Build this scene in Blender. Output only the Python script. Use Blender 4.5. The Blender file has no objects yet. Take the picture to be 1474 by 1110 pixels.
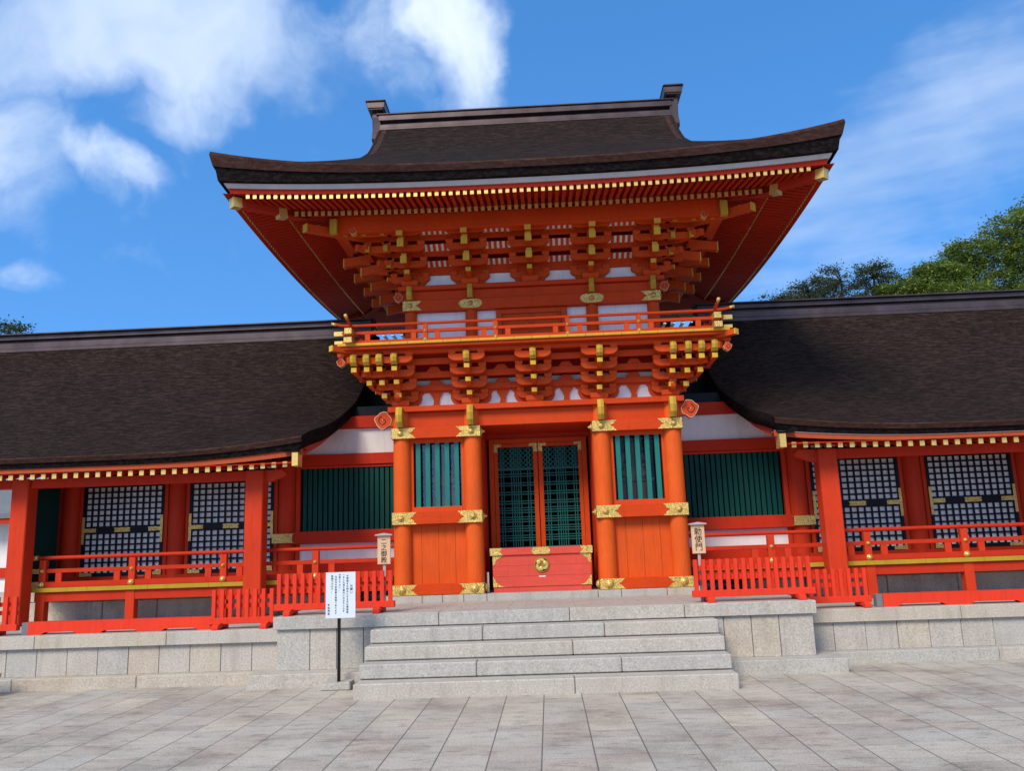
import bpy, bmesh, math, random
from math import sin, cos, pi, radians, sqrt
from mathutils import Vector, Matrix
random.seed(7)
SC = bpy.context.scene
COL = SC.collection

# ------------------------------------------------------------ camera
PITCH, YAW, ROLL = radians(10.976), radians(-2.068), radians(-1.969)
CP = Vector((.129, -13.78, 1.6))
F = Vector((sin(YAW)*cos(PITCH), cos(YAW)*cos(PITCH), sin(PITCH)))
R0 = Vector((cos(YAW), -sin(YAW), 0)); U0 = R0.cross(F)
RR = R0*cos(ROLL)+U0*sin(ROLL); UU = -R0*sin(ROLL)+U0*cos(ROLL)
cam_d = bpy.data.cameras.new('camera'); cam = bpy.data.objects.new('camera', cam_d); COL.objects.link(cam)
cam_d.sensor_width = 36; cam_d.lens = 36*1224.8/1474; cam_d.clip_end = 3000; cam_d.clip_start = .1
M = Matrix((RR, UU, -F)).transposed().to_4x4(); M.translation = CP
cam.matrix_world = M
SC.camera = cam

# ------------------------------------------------------------ light, sky, exposure
SUN_DIR = Vector((-.36, -.68, .66)).normalized()
sd = bpy.data.lights.new('sun', 'SUN'); sd.energy = 2.9; sd.angle = radians(24); sd.color = (1, .89, .72)
so = bpy.data.objects.new('sun', sd); COL.objects.link(so)
so.rotation_euler = (-SUN_DIR).to_track_quat('-Z', 'Y').to_euler()
SC.view_settings.view_transform = 'Standard'; SC.view_settings.look = 'None'
SC.view_settings.gamma = 1; SC.view_settings.exposure = 0.42

W = bpy.data.worlds.new('World'); SC.world = W; W.use_nodes = True
nt = W.node_tree; nt.nodes.clear(); L = nt.links.new
def N(t, **k):
    n = nt.nodes.new(t)
    for a, b in k.items(): setattr(n, a, b)
    return n
out = N('ShaderNodeOutputWorld'); bg = N('ShaderNodeBackground'); bg.inputs[1].default_value = .13
sky = N('ShaderNodeTexSky', sky_type='NISHITA', sun_disc=False)
sky.sun_elevation = math.asin(SUN_DIR.z); sky.sun_rotation = math.atan2(SUN_DIR.x, SUN_DIR.y) % (2*pi)
sky.air_density = .85; sky.dust_density = .05; sky.ozone_density = .6
hs = N('ShaderNodeHueSaturation'); hs.inputs['Saturation'].default_value = 1.32; hs.inputs['Value'].default_value = 2.0
L(sky.outputs[0], hs.inputs['Color'])
tc = N('ShaderNodeTexCoord')
up_ = N('ShaderNodeVectorMath', operation='ADD'); L(tc.outputs['Generated'], up_.inputs[0]); up_.inputs[1].default_value = (0, 0, .34)   # sky looked up higher, so the horizon takes mid-sky blue
un_ = N('ShaderNodeVectorMath', operation='NORMALIZE'); L(up_.outputs[0], un_.inputs[0]); L(un_.outputs[0], sky.inputs['Vector'])
def vdir(u, v):
    return (F+RR*((u-737)/1224.8)-UU*((v-555)/1224.8)).normalized()
def math_(op, a, b=None, clamp=False):
    n = N('ShaderNodeMath', operation=op, use_clamp=clamp)
    for i, x in enumerate((a, b)):
        if x is None: continue
        if isinstance(x, (int, float)): n.inputs[i].default_value = x
        else: L(x, n.inputs[i])
    return n.outputs[0]
warp = N('ShaderNodeTexNoise'); warp.inputs['Scale'].default_value = 4.5; warp.inputs['Detail'].default_value = 5
L(tc.outputs['Generated'], warp.inputs['Vector'])
wv = N('ShaderNodeVectorMath', operation='SUBTRACT'); L(warp.outputs['Color'], wv.inputs[0]); wv.inputs[1].default_value = (.5, .5, .5)
ws = N('ShaderNodeVectorMath', operation='SCALE'); L(wv.outputs[0], ws.inputs[0]); ws.inputs['Scale'].default_value = .26
wa = N('ShaderNodeVectorMath', operation='ADD'); L(tc.outputs['Generated'], wa.inputs[0]); L(ws.outputs[0], wa.inputs[1])
def blob(u, v, ru, rv, rot=0, amp=1.0, sharp=1.0):
    """soft mass of cloud around a compass direction; ru, rv are angular radii"""
    c = vdir(u, v); up = Vector((0, 0, 1)); e1 = c.cross(up).normalized(); e2 = e1.cross(c).normalized()
    a = e1*cos(rot)+e2*sin(rot); b = -e1*sin(rot)+e2*cos(rot)
    terms = []
    for ax, r in ((a, ru), (b, rv)):
        s = N('ShaderNodeVectorMath', operation='SUBTRACT'); L(wa.outputs[0], s.inputs[0]); s.inputs[1].default_value = c
        d = N('ShaderNodeVectorMath', operation='DOT_PRODUCT'); L(s.outputs[0], d.inputs[0]); d.inputs[1].default_value = ax/r
        terms.append(math_('MULTIPLY', d.outputs['Value'], d.outputs['Value']))
    s = N('ShaderNodeVectorMath', operation='SUBTRACT'); L(tc.outputs['Generated'], s.inputs[0]); s.inputs[1].default_value = c
    q = N('ShaderNodeVectorMath', operation='LENGTH'); L(s.outputs[0], q.inputs[0])
    t = math_('ADD', terms[0], terms[1])
    g = math_('SUBTRACT', 1.0, math_('POWER', t, sharp))
    g = math_('MULTIPLY', math_('MAXIMUM', g, -1.0), amp)
    return math_('MINIMUM', g, math_('SUBTRACT', 3.0, math_('MULTIPLY', q.outputs['Value'], 2.0)))
k = 1/1224.8
blobs = [(225, 45, 300*k, 105*k, 0, 1.35), (300, 140, 150*k, 60*k, .2, .6), (110, 243, 108*k, 60*k, -.35, 1.2), (15, 120, 48*k, 50*k, 0, .5),
         (655, 62, 82*k, 88*k, 0, 1.25), (560, 90, 95*k, 75*k, .3, .45), (-8, 425, 45*k, 18*k, -.2, .42), (-300, 100, 300*k, 150*k, 0, .9),
         (700, -260, 420*k, 130*k, 0, .8), (1900, 300, 260*k, 120*k, 0, .8)]
acc = veil = None
for i_, bsp in enumerate(blobs):
    o = blob(*bsp[:5], amp=bsp[5])
    if i_ in (0, 1, 7, 8): veil = o if veil is None else math_('MAXIMUM', veil, o)
    else: acc = o if acc is None else math_('MAXIMUM', acc, o)
nz = N('ShaderNodeTexNoise'); nz.inputs['Scale'].default_value = 7; nz.inputs['Detail'].default_value = 9; nz.inputs['Roughness'].default_value = .58
L(wa.outputs[0], nz.inputs['Vector'])
den = math_('ADD', math_('MULTIPLY', acc, .62), math_('MULTIPLY', math_('SUBTRACT', nz.outputs['Fac'], .5), 2.1))
mr = N('ShaderNodeMapRange', interpolation_type='SMOOTHSTEP'); L(den, mr.inputs['Value']); mr.inputs['From Min'].default_value = -.12; mr.inputs['From Max'].default_value = .95
for c_, r_ in (((0, -.75, .66), 1.15), ((.95, .0, .75), .55), ((-.9, -.2, .85), .6)):   # unseen broken cloud added behind and above the viewer, to whiten fill light
    s_ = N('ShaderNodeVectorMath', operation='SUBTRACT'); L(wa.outputs[0], s_.inputs[0]); s_.inputs[1].default_value = Vector(c_).normalized()
    q_ = N('ShaderNodeVectorMath', operation='LENGTH'); L(s_.outputs[0], q_.inputs[0])
    veil = math_('MAXIMUM', veil, math_('SUBTRACT', 1.0, math_('POWER', math_('DIVIDE', q_.outputs['Value'], r_), 2.0)))
dv_ = math_('ADD', math_('MULTIPLY', veil, .75), math_('MULTIPLY', math_('SUBTRACT', nz.outputs['Fac'], .5), 1.5))
mv_ = N('ShaderNodeMapRange', interpolation_type='SMOOTHSTEP'); L(dv_, mv_.inputs['Value']); mv_.inputs['From Min'].default_value = -.1; mv_.inputs['From Max'].default_value = .8; mv_.inputs['To Max'].default_value = .70
# thin high cloud on the right, drawn out in long streaks
cm = N('ShaderNodeMapping'); L(tc.outputs['Generated'], cm.inputs['Vector']); cm.inputs['Rotation'].default_value = (0, radians(24), 0); cm.inputs['Scale'].default_value = (1.4, 1.0, 7.5)
cn = N('ShaderNodeTexNoise'); cn.inputs['Scale'].default_value = 2.4; cn.inputs['Detail'].default_value = 7; cn.inputs['Roughness'].default_value = .5
L(cm.outputs[0], cn.inputs['Vector'])
cb = blob(1350, 205, 370*k, 125*k, .38, 1.15)
cd = math_('ADD', math_('MULTIPLY', cb, .5), math_('MULTIPLY', math_('SUBTRACT', cn.outputs['Fac'], .5), 2.0))
cr = N('ShaderNodeMapRange', interpolation_type='SMOOTHSTEP'); L(cd, cr.inputs['Value']); cr.inputs['From Min'].default_value = -.05; cr.inputs['From Max'].default_value = .8; cr.inputs['To Max'].default_value = .48
cover = math_('MAXIMUM', math_('MAXIMUM', math_('MULTIPLY', mr.outputs[0], .93), cr.outputs[0]), mv_.outputs[0], True)
# cloud brightness: bright tops, slightly greyer thick parts
n2 = N('ShaderNodeTexNoise'); n2.inputs['Scale'].default_value = 5; n2.inputs['Detail'].default_value = 6; L(wa.outputs[0], n2.inputs['Vector'])
ramp = N('ShaderNodeMapRange'); L(n2.outputs['Fac'], ramp.inputs['Value']); ramp.inputs['From Min'].default_value = .35; ramp.inputs['From Max'].default_value = .65
cc = N('ShaderNodeMix', data_type='RGBA'); L(ramp.outputs[0], cc.inputs['Factor'])
cc.inputs['A'].default_value = (3.3, 4.3, 5.8, 1); cc.inputs['B'].default_value = (5.6, 6.3, 7.4, 1)
mx = N('ShaderNodeMix', data_type='RGBA'); L(cover, mx.inputs['Factor']); L(hs.outputs[0], mx.inputs['A']); L(cc.outputs['Result'], mx.inputs['B'])
L(mx.outputs['Result'], bg.inputs[0]); L(bg.outputs[0], out.inputs[0])

# ------------------------------------------------------------ materials
def new_mat(name):
    m = bpy.data.materials.new(name); m.use_nodes = True; t = m.node_tree; b = t.nodes['Principled BSDF']
    return m, t, b
def coords(t, scale=(1, 1, 1), rot=(0, 0, 0)):
    c = t.nodes.new('ShaderNodeTexCoord'); mp = t.nodes.new('ShaderNodeMapping'); mp.inputs['Scale'].default_value = scale; mp.inputs['Rotation'].default_value = rot
    t.links.new(c.outputs['Object'], mp.inputs['Vector']); return mp.outputs[0]
def noise(t, vec, s, d=4, r=.5):
    n = t.nodes.new('ShaderNodeTexNoise'); n.inputs['Scale'].default_value = s; n.inputs['Detail'].default_value = d; n.inputs['Roughness'].default_value = r
    t.links.new(vec, n.inputs['Vector']); return n.outputs['Fac']
def ramp(t, f, stops):
    r = t.nodes.new('ShaderNodeValToRGB'); e = r.color_ramp.elements
    while len(e) < len(stops): e.new(.5)
    for i, (p, c) in enumerate(stops): e[i].position = p; e[i].color = (*c, 1)
    t.links.new(f, r.inputs[0]); return r.outputs[0]
def mixc(t, f, a, b, mode='MIX'):
    n = t.nodes.new('ShaderNodeMix'); n.data_type = 'RGBA'; n.blend_type = mode
    for s, x in (('Factor', f), ('A', a), ('B', b)):
        if isinstance(x, (int, float)): n.inputs[s].default_value = x
        elif isinstance(x, tuple): n.inputs[s].default_value = (*x, 1)
        else: t.links.new(x, n.inputs[s])
    return n.outputs['Result']
def bump(t, b, h, s, dist=.01):
    n = t.nodes.new('ShaderNodeBump'); n.inputs['Strength'].default_value = s; n.inputs['Distance'].default_value = dist
    t.links.new(h, n.inputs['Height']); t.links.new(n.outputs[0], b.inputs['Normal'])
def sc(c, k): return tuple(min(1, x*k) for x in c)

def paint(name, col, rough=.5, grain=None, var=.22, worn=0.0, spec=.09):
    m, t, b = new_mat(name); v = coords(t)
    f1 = noise(t, v, 1.6, 5, .6)
    c = ramp(t, f1, [(.3, sc(col, 1-var)), (.7, sc(col, 1+var*.6))])
    g = coords(t, grain or (25, 25, 2.2)); f2 = noise(t, g, 3, 6, .65)
    c = mixc(t, .55, c, ramp(t, f2, [(.3, sc(col, 1-var*1.1)), (.7, sc(col, 1+var*.6))]))
    if worn:
        f3 = noise(t, v, 9, 8, .7)
        w = ramp(t, f3, [(.62, (0, 0, 0)), (.72, (worn,)*3)])
        c = mixc(t, w, c, tuple(min(1, x*.55+.05) for x in col))
    f4 = noise(t, coords(t, (1, 1, .45)), 3.4, 7, .7)
    c = mixc(t, ramp(t, f4, [(.50, (0, 0, 0)), (.78, (.38,)*3)]), c, tuple(min(1, x*.72+.022) for x in col))
    c = mixc(t, ramp(t, noise(t, coords(t, (5, 5, .6)), 2.3, 6, .7), [(.52, (0, 0, 0)), (.75, (.35,)*3)]), c, sc(col, .5))
    t.links.new(c, b.inputs['Base Color']); b.inputs['Roughness'].default_value = rough
    b.inputs['Specular IOR Level'].default_value = spec
    bump(t, b, f2, .25, .004)
    return m
RED = paint('vermilion_lacquer', (.58, .064, .009), .5)
REDC = paint('column_vermilion', (.66, .098, .014), .5)
RED_B = paint('vermilion_beams', (.55, .050, .007), .5, grain=(2.2, 25, 25))
REDW = paint('crimson_paint', (.56, .042, .012), .5)
REDWB = paint('crimson_beams_shaded', (.50, .032, .010), .5, grain=(2.2, 25, 25))  # crimson paint again, deepened in colour to imitate interreflected shade
RED_SHADE = paint('red_eave_shade', (.40, .024, .008), .6)  # same red paint, darkened in the colour for under-eave shade
GREYB = paint('grey_white_board', (.44, .41, .39), .8)
FASC = paint('eave_fascia_paint', (.42, .075, .025), .55)
YELO = paint('olive_board_edge', (.42, .27, .025), .55)
REDF = paint('fence_red', (.70, .045, .020), .45)
REDBOX = paint('box_red', (.62, .075, .050), .6, grain=(2, 30, 30), var=.22, worn=.5)
PLANK = paint('orange_planks', (.62, .082, .012), .55, grain=(22, 22, 1.0), var=.24)
YEL = paint('yellow_ochre_paint', (.62, .36, .045), .5)
YELD = paint('yellow_board_ends', (.62, .31, .035), .55)
GREEN = paint('verdigris_paint', (.008, .15, .125), .5, spec=.25)
GREENM = paint('deep_green_lattice', (.008, .105, .092), .5, spec=.2)
GREEND = paint('dark_green_paint', (.006, .062, .050), .5)
WHITE = paint('white_plaster', (.76, .72, .70), .85, var=.05)
WHITEL = paint('lattice_backing', (.86, .81, .78), .8, var=.04)
WHITED = paint('white_boards', (.66, .63, .64), .8, var=.06)
BLACK = paint('black_lacquer', (.008, .009, .014), .5, spec=.15)
DARK = paint('interior_shade', (.007, .005, .005), .9, spec=0)  # near-black colour stands in for the shade of unlit interiors
DARKWOOD = paint('brown_wood', (.13, .07, .05), .65, grain=(30, 30, 2))
ROBE = paint('aged_figure_paint', (.20, .15, .12), .7, var=.5)
PALEWOOD = paint('pale_cypress', (.66, .42, .25), .6, grain=(30, 30, 1.5))
GREYWOOD = paint('weathered_cap', (.40, .36, .34), .7)
INK = paint('ink', (.012, .011, .011), .6)
INKG = paint('grey_ink', (.07, .075, .085), .6)
PAPER = paint('white_laminate', (.60, .65, .70), .35, var=.03)
POLE = paint('black_pole', (.012, .012, .013), .4)
SLATE = paint('grey_roof_sheet', (.16, .17, .18), .6)
OLIVE = paint('gilded_olive_paint', (.50, .30, .035), .45, var=.3)

def gold(name, eng=True):
    m, t, b = new_mat(name); v = coords(t)
    vo = t.nodes.new('ShaderNodeTexVoronoi'); vo.feature = 'DISTANCE_TO_EDGE'; vo.inputs['Scale'].default_value = 42; t.links.new(v, vo.inputs['Vector'])
    n = noise(t, v, 60, 3, .5)
    if eng:
        f = ramp(t, vo.outputs['Distance'], [(.02, (0, 0, 0)), (.14, (1, 1, 1))])
        c = mixc(t, f, (.30, .17, .02), (.90, .64, .20))
        c = mixc(t, ramp(t, n, [(.42, (0, 0, 0)), (.55, (1, 1, 1))]), mixc(t, .5, c, (.42, .26, .04)), c)
        bump(t, b, f, .6, .004)
    else:
        c = ramp(t, n, [(.3, (.55, .33, .07)), (.7, (.82, .56, .17))])
    t.links.new(c, b.inputs['Base Color']); b.inputs['Metallic'].default_value = .55; b.inputs['Roughness'].default_value = .38
    return m
GOLD = gold('engraved_gold'); GOLDP = gold('plain_gold', False)

def thatch_mat(name, a, c_, str_=.9, sx=4, lo=.5, hi=2.3):
    m, t, b = new_mat(name)
    f1 = noise(t, coords(t, (sx*.25, 4.5, 4.5)), 5, 10, .9)
    f2 = noise(t, coords(t, (1, 1, 1)), 1.1, 4, .6)
    f3 = noise(t, coords(t, (.6, 9, 9)), 2.2, 3, .5)
    c = ramp(t, f1, [(.36, sc(a, lo)), (.47, a), (.55, c_), (.66, sc(c_, hi))])
    c = mixc(t, .7, c, mixc(t, f2, (.45, .42, .42), (1.25, 1.2, 1.15)), 'MULTIPLY')
    c = mixc(t, .5, c, mixc(t, f3, (.55, .55, .55), (1.25, 1.22, 1.2)), 'MULTIPLY')
    t.links.new(c, b.inputs['Base Color']); b.inputs['Roughness'].default_value = .85; b.inputs['Specular IOR Level'].default_value = .06
    bump(t, b, f1, str_, .04); return m
CREST = paint('crest_recess', (.30, .17, .025), .5, spec=.3)
THATCH = thatch_mat('cypress_bark_thatch', (.019, .0125, .010), (.050, .033, .027), .9, 4, .6, 1.8)
THATCHE = thatch_mat('bark_eave_edge', (.044, .021, .016), (.078, .039, .030), .4, 6, .8, 1.5)
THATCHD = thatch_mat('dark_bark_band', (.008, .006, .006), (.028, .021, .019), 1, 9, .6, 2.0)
def copper():
    m, t, b = new_mat('brown_copper'); v = coords(t)
    c = ramp(t, noise(t, v, 3, 6, .6), [(.3, (.045, .026, .024)), (.7, (.095, .062, .060))])
    t.links.new(c, b.inputs['Base Color']); b.inputs['Metallic'].default_value = .45; b.inputs['Roughness'].default_value = .38
    return m
COPPER = copper()

def granite(name, base=(.42, .38, .33), stain=(.26, .22, .17), amt=.5):
    m, t, b = new_mat(name); v = coords(t)
    s1 = noise(t, v, 48, 3, .85); s2 = noise(t, v, 2.2, 6, .65)
    c = ramp(t, s1, [(.28, sc(base, .45)), (.44, sc(base, .93)), (.58, sc(base, 1.08)), (.72, sc(base, 1.6))])
    c = mixc(t, ramp(t, s2, [(.45, (0, 0, 0)), (.8, (amt,)*3)]), c, mixc(t, .8, c, stain))
    s3 = noise(t, coords(t, (3.2, 3.2, .5)), 2.0, 7, .75)
    c = mixc(t, ramp(t, s3, [(.50, (0, 0, 0)), (.72, (.55,)*3)]), c, mixc(t, .6, c, sc(stain, .5)))
    t.links.new(c, b.inputs['Base Color']); b.inputs['Roughness'].default_value = .8
    bump(t, b, s1, .35, .004); return m
GRANITE = granite('granite'); GRANITE2 = granite('granite_warm', (.43, .375, .305), (.30, .23, .15), .7)
GRANITE3 = granite('granite_blue', (.385, .365, .325), (.25, .23, .2), .5)
OLDSTONE = granite('old_stone', (.56, .48, .38), (.2, .17, .13), 1.0)
GRS = [GRANITE, GRANITE2, GRANITE3]

def paving():
    m, t, b = new_mat('granite_paving'); L = t.links.new
    c = t.nodes.new('ShaderNodeTexCoord'); sp = t.nodes.new('ShaderNodeSeparateXYZ'); L(c.outputs['Object'], sp.inputs[0])
    def mt(op, a, b_=None):
        n = t.nodes.new('ShaderNodeMath'); n.operation = op
        for i, x in enumerate((a, b_)):
            if x is None: continue
            if isinstance(x, (int, float)): n.inputs[i].default_value = x
            else: L(x, n.inputs[i])
        return n.outputs[0]
    WW, LL, X0 = .4179, .46, -2.0811
    wob = noise(t, coords(t), 1.7, 2, .5)
    xs = mt('DIVIDE', mt('SUBTRACT', sp.outputs[0], X0), WW); xi = mt('FLOOR', xs); xf = mt('SUBTRACT', xs, xi)
    wn = t.nodes.new('ShaderNodeTexWhiteNoise'); wn.noise_dimensions = '1D'; L(xi, wn.inputs['W'])
    ys = mt('ADD', mt('DIVIDE', sp.outputs[1], LL), mt('MULTIPLY', wn.outputs['Value'], 7.3)); yi = mt('FLOOR', ys)
    # uneven slab lengths: shift each joint inside its cell
    cb = t.nodes.new('ShaderNodeCombineXYZ'); L(xi, cb.inputs[0]); L(yi, cb.inputs[1])
    w2 = t.nodes.new('ShaderNodeTexWhiteNoise'); w2.noise_dimensions = '2D'; L(cb.outputs[0], w2.inputs['Vector'])
    yf = mt('SUBTRACT', ys, yi); jl = mt('ADD', mt('MULTIPLY', w2.outputs['Value'], .6), .2)
    above = mt('GREATER_THAN', yf, jl)
    cb2 = t.nodes.new('ShaderNodeCombineXYZ'); L(xi, cb2.inputs[0]); L(mt('ADD', yi, above), cb2.inputs[1])
    w3 = t.nodes.new('ShaderNodeTexWhiteNoise'); w3.noise_dimensions = '2D'; L(cb2.outputs[0], w3.inputs['Vector'])
    jx = mt('MULTIPLY', mt('MINIMUM', xf, mt('SUBTRACT', 1.0, xf)), WW)
    jy = mt('MULTIPLY', mt('ABSOLUTE', mt('SUBTRACT', yf, jl)), LL)
    def mr(x, a, b_):
        n = t.nodes.new('ShaderNodeMapRange'); n.interpolation_type = 'SMOOTHSTEP'; L(x, n.inputs[0]); n.inputs[1].default_value = a; n.inputs[2].default_value = b_; return n.outputs[0]
    kx = mr(mt('ADD', jx, mt('MULTIPLY', wob, .003)), .003, .010); ky = mr(mt('ADD', jy, mt('MULTIPLY', wob, .004)), .002, .009)
    joint = mt('MULTIPLY', kx, mt('ADD', mt('MULTIPLY', ky, .6), .4))
    v = coords(t)
    sp1 = noise(t, v, 55, 3, .85); st = noise(t, v, 1.0, 8, .72); st2 = noise(t, coords(t, (1, 2.6, 1)), 3.5, 8, .75)
    base = ramp(t, w3.outputs['Value'], [(0, (.375, .340, .290)), (.25, (.43, .378, .315)), (.5, (.455, .418, .356)), (.75, (.41, .385, .335)), (1, (.50, .448, .365))])
    col = mixc(t, .75, base, ramp(t, sp1, [(.3, (.45,)*3), (.48, (.95,)*3), (.72, (1.45,)*3)]), 'MULTIPLY')
    col = mixc(t, .85, col, ramp(t, st, [(.34, (.60, .55, .52)), (.5, (.95, .93, .90)), (.7, (1.12, 1.12, 1.12))]), 'MULTIPLY')
    col = mixc(t, .7, col, ramp(t, st2, [(.36, (.45, .43, .42)), (.47, (.96,)*3), (.7, (1.06,)*3)]), 'MULTIPLY')
    col = mixc(t, joint, (.13, .11, .09), col)
    L(col, b.inputs['Base Color']); b.inputs['Roughness'].default_value = .75
    h = mt('ADD', mt('MULTIPLY', joint, 1.0), mt('MULTIPLY', sp1, .16)); bump(t, b, h, .6, .006)
    return m
PAVING = paving()

def leaf_mat(name, a, b_):
    m, t, b = new_mat(name); v = coords(t)
    oi = noise(t, v, 2.2, 3, .5); f = noise(t, v, 23, 2, .5)
    c = mixc(t, .5, ramp(t, oi, [(.35, a), (.65, b_)]), ramp(t, f, [(.3, sc(a, .7)), (.7, sc(b_, 1.3))]))
    t.links.new(c, b.inputs['Base Color']); b.inputs['Roughness'].default_value = .6; b.inputs['Specular IOR Level'].default_value = .3
    tr = t.nodes.new('ShaderNodeBsdfTranslucent'); t.links.new(c, tr.inputs['Color']); mxs = t.nodes.new('ShaderNodeMixShader'); mxs.inputs[0].default_value = .28
    o = [n for n in t.nodes if n.type == 'OUTPUT_MATERIAL'][0]
    t.links.new(b.outputs[0], mxs.inputs[1]); t.links.new(tr.outputs[0], mxs.inputs[2]); t.links.new(mxs.outputs[0], o.inputs[0]); return m
LEAF_A = leaf_mat('camphor_leaves', (.07, .12, .018), (.24, .30, .055))
LEAF_B = leaf_mat('oak_leaves', (.045, .065, .024), (.10, .115, .045))
BARK = paint('tree_bark', (.10, .08, .06), .9, var=.4)
def glass(share):
    m, t, b = new_mat('window_glass')
    b.inputs['Base Color'].default_value = (.6, .62, .66, 1); b.inputs['Roughness'].default_value = .03; b.inputs['Transmission Weight'].default_value = 1; b.inputs['IOR'].default_value = 1.45
    # thin pane: mostly see-through with a mirror share
    g = t.nodes.new('ShaderNodeBsdfGlossy'); g.inputs['Roughness'].default_value = .04; g.inputs['Color'].default_value = (.75, .78, .85, 1)
    tr = t.nodes.new('ShaderNodeBsdfTransparent'); ms = t.nodes.new('ShaderNodeMixShader'); ms.inputs[0].default_value = share
    o = [n for n in t.nodes if n.type == 'OUTPUT_MATERIAL'][0]
    t.links.new(tr.outputs[0], ms.inputs[1]); t.links.new(g.outputs[0], ms.inputs[2]); t.links.new(ms.outputs[0], o.inputs[0]); return m
GLASS = glass(.055); GLASS_R = glass(.012)

# ------------------------------------------------------------ mesh helpers
ORG = {}
class MB:
    def __init__(s, T=None): s.v = []; s.f = []; s.m = []; s.T = T; s.sm = []
    def add(s, vs, fs, mat=0, smooth=False):
        n = len(s.v)
        if s.T: vs = [s.T(*p) for p in vs]
        s.v += [tuple(p) for p in vs]; s.f += [tuple(i+n for i in f) for f in fs]; s.m += [mat]*len(fs); s.sm += [smooth]*len(fs)
    def box(s, x0, x1, y0, y1, z0, z1, mat=0):
        if x0 > x1: x0, x1 = x1, x0
        if y0 > y1: y0, y1 = y1, y0
        if z0 > z1: z0, z1 = z1, z0
        s.add([(x0, y0, z0), (x1, y0, z0), (x1, y1, z0), (x0, y1, z0), (x0, y0, z1), (x1, y0, z1), (x1, y1, z1), (x0, y1, z1)],
              [(0, 3, 2, 1), (4, 5, 6, 7), (0, 1, 5, 4), (1, 2, 6, 5), (2, 3, 7, 6), (3, 0, 4, 7)], mat)
    def bar(s, p, q, w, h, mat=0, up=(0, 0, 1)):
        p, q = Vector(p), Vector(q); d = (q-p).normalized(); u = Vector(up); r = d.cross(u).normalized()*w/2; u2 = r.cross(d).normalized()*h/2
        vs = [p-r-u2, p+r-u2, p+r+u2, p-r+u2, q-r-u2, q+r-u2, q+r+u2, q-r+u2]
        s.add(vs, [(0, 3, 2, 1), (4, 5, 6, 7), (0, 1, 5, 4), (1, 2, 6, 5), (2, 3, 7, 6), (3, 0, 4, 7)], mat)
    def cyl(s, p, q, r0, r1=None, n=20, mat=0, caps=True):
        r1 = r0 if r1 is None else r1; p, q = Vector(p), Vector(q); d = (q-p).normalized()
        a = d.orthogonal().normalized(); b = d.cross(a); vs = []
        for c, r in ((p, r0), (q, r1)):
            for i in range(n): t = 2*pi*i/n; vs.append(c+a*cos(t)*r+b*sin(t)*r)
        s.add(vs, [(i, (i+1) % n, n+(i+1) % n, n+i) for i in range(n)], mat, True)
        if caps: s.add(vs, [tuple(range(n-1, -1, -1)), tuple(range(n, 2*n))], mat)
    def lathe(s, c, axis, prof, n=16, mat=0):
        """prof: list of (distance along axis, radius)"""
        c = Vector(c); d = Vector(axis).normalized(); a = d.orthogonal().normalized(); b = d.cross(a); vs = []
        for h, r in prof:
            for i in range(n): t = 2*pi*i/n; vs.append(c+d*h+(a*cos(t)+b*sin(t))*max(r, 1e-4))
        k = len(prof)
        s.add(vs, [(j*n+i, j*n+(i+1) % n, (j+1)*n+(i+1) % n, (j+1)*n+i) for j in range(k-1) for i in range(n)]+[tuple(range(n-1, -1, -1)), tuple(range((k-1)*n, k*n))], mat, True)
    def prism(s, pts, plane, a, b, mat=0):
        """pts polygon; plane 'xz' extruded in y from a to b, 'yz' in x, 'xy' in z"""
        n = len(pts)
        def mk(p, t):
            return (p[0], t, p[1]) if plane == 'xz' else (t, p[0], p[1]) if plane == 'yz' else (p[0], p[1], t)
        vs = [mk(p, a) for p in pts]+[mk(p, b) for p in pts]
        s.add(vs, [tuple(range(n)), tuple(range(2*n-1, n-1, -1))]+[(i, n+i, n+(i+1) % n, (i+1) % n) for i in range(n)], mat)
    def grid(s, rows, mat=0, smooth=True):
        n = len(rows[0]); vs = [p for r in rows for p in r]
        s.add(vs, [(j*n+i, j*n+i+1, (j+1)*n+i+1, (j+1)*n+i) for j in range(len(rows)-1) for i in range(n-1)], mat, smooth)
    def tube(s, pts, r, n=8, mat=0):
        pts = [Vector(p) for p in pts]; rs = r if isinstance(r, (list, tuple)) else [r]*len(pts); vs = []
        for i, p in enumerate(pts):
            d = (pts[min(i+1, len(pts)-1)]-pts[max(i-1, 0)]).normalized(); a = d.cross(Vector((.31, .17, .93))).normalized(); b = d.cross(a)
            for j in range(n): t = 2*pi*j/n; vs.append(p+(a*cos(t)+b*sin(t))*rs[i])
        k = len(pts)
        s.add(vs, [(j*n+i, j*n+(i+1) % n, (j+1)*n+(i+1) % n, (j+1)*n+i) for j in range(k-1) for i in range(n)]+[tuple(range(n-1, -1, -1)), tuple(range((k-1)*n, k*n))], mat, True)
    def build(s, name, mats, parent=None, bevel=0, org=None, recalc=True):
        o_ = Vector(ORG.get(parent.name, (0, 0, 0))) if parent else Vector(org or (0, 0, 0))
        me = bpy.data.meshes.new(name); me.from_pydata([Vector(p)-o_ for p in s.v], [], s.f)
        if not isinstance(mats, (list, tuple)): mats = [mats]
        for mt in mats: me.materials.append(mt)
        me.polygons.foreach_set('material_index', s.m); me.polygons.foreach_set('use_smooth', s.sm)
        if recalc:
            bm = bmesh.new(); bm.from_mesh(me); bmesh.ops.recalc_face_normals(bm, faces=bm.faces); bm.to_mesh(me); bm.free()
        me.update()
        ob = bpy.data.objects.new(name, me); COL.objects.link(ob)
        if parent: ob.parent = parent
        else: ob.location = o_
        ORG[ob.name] = tuple(o_)
        if bevel:
            bv = ob.modifiers.new('bevel', 'BEVEL'); bv.width = bevel; bv.segments = 1; bv.limit_method = 'ANGLE'; bv.angle_limit = radians(40)
        return ob
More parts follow.
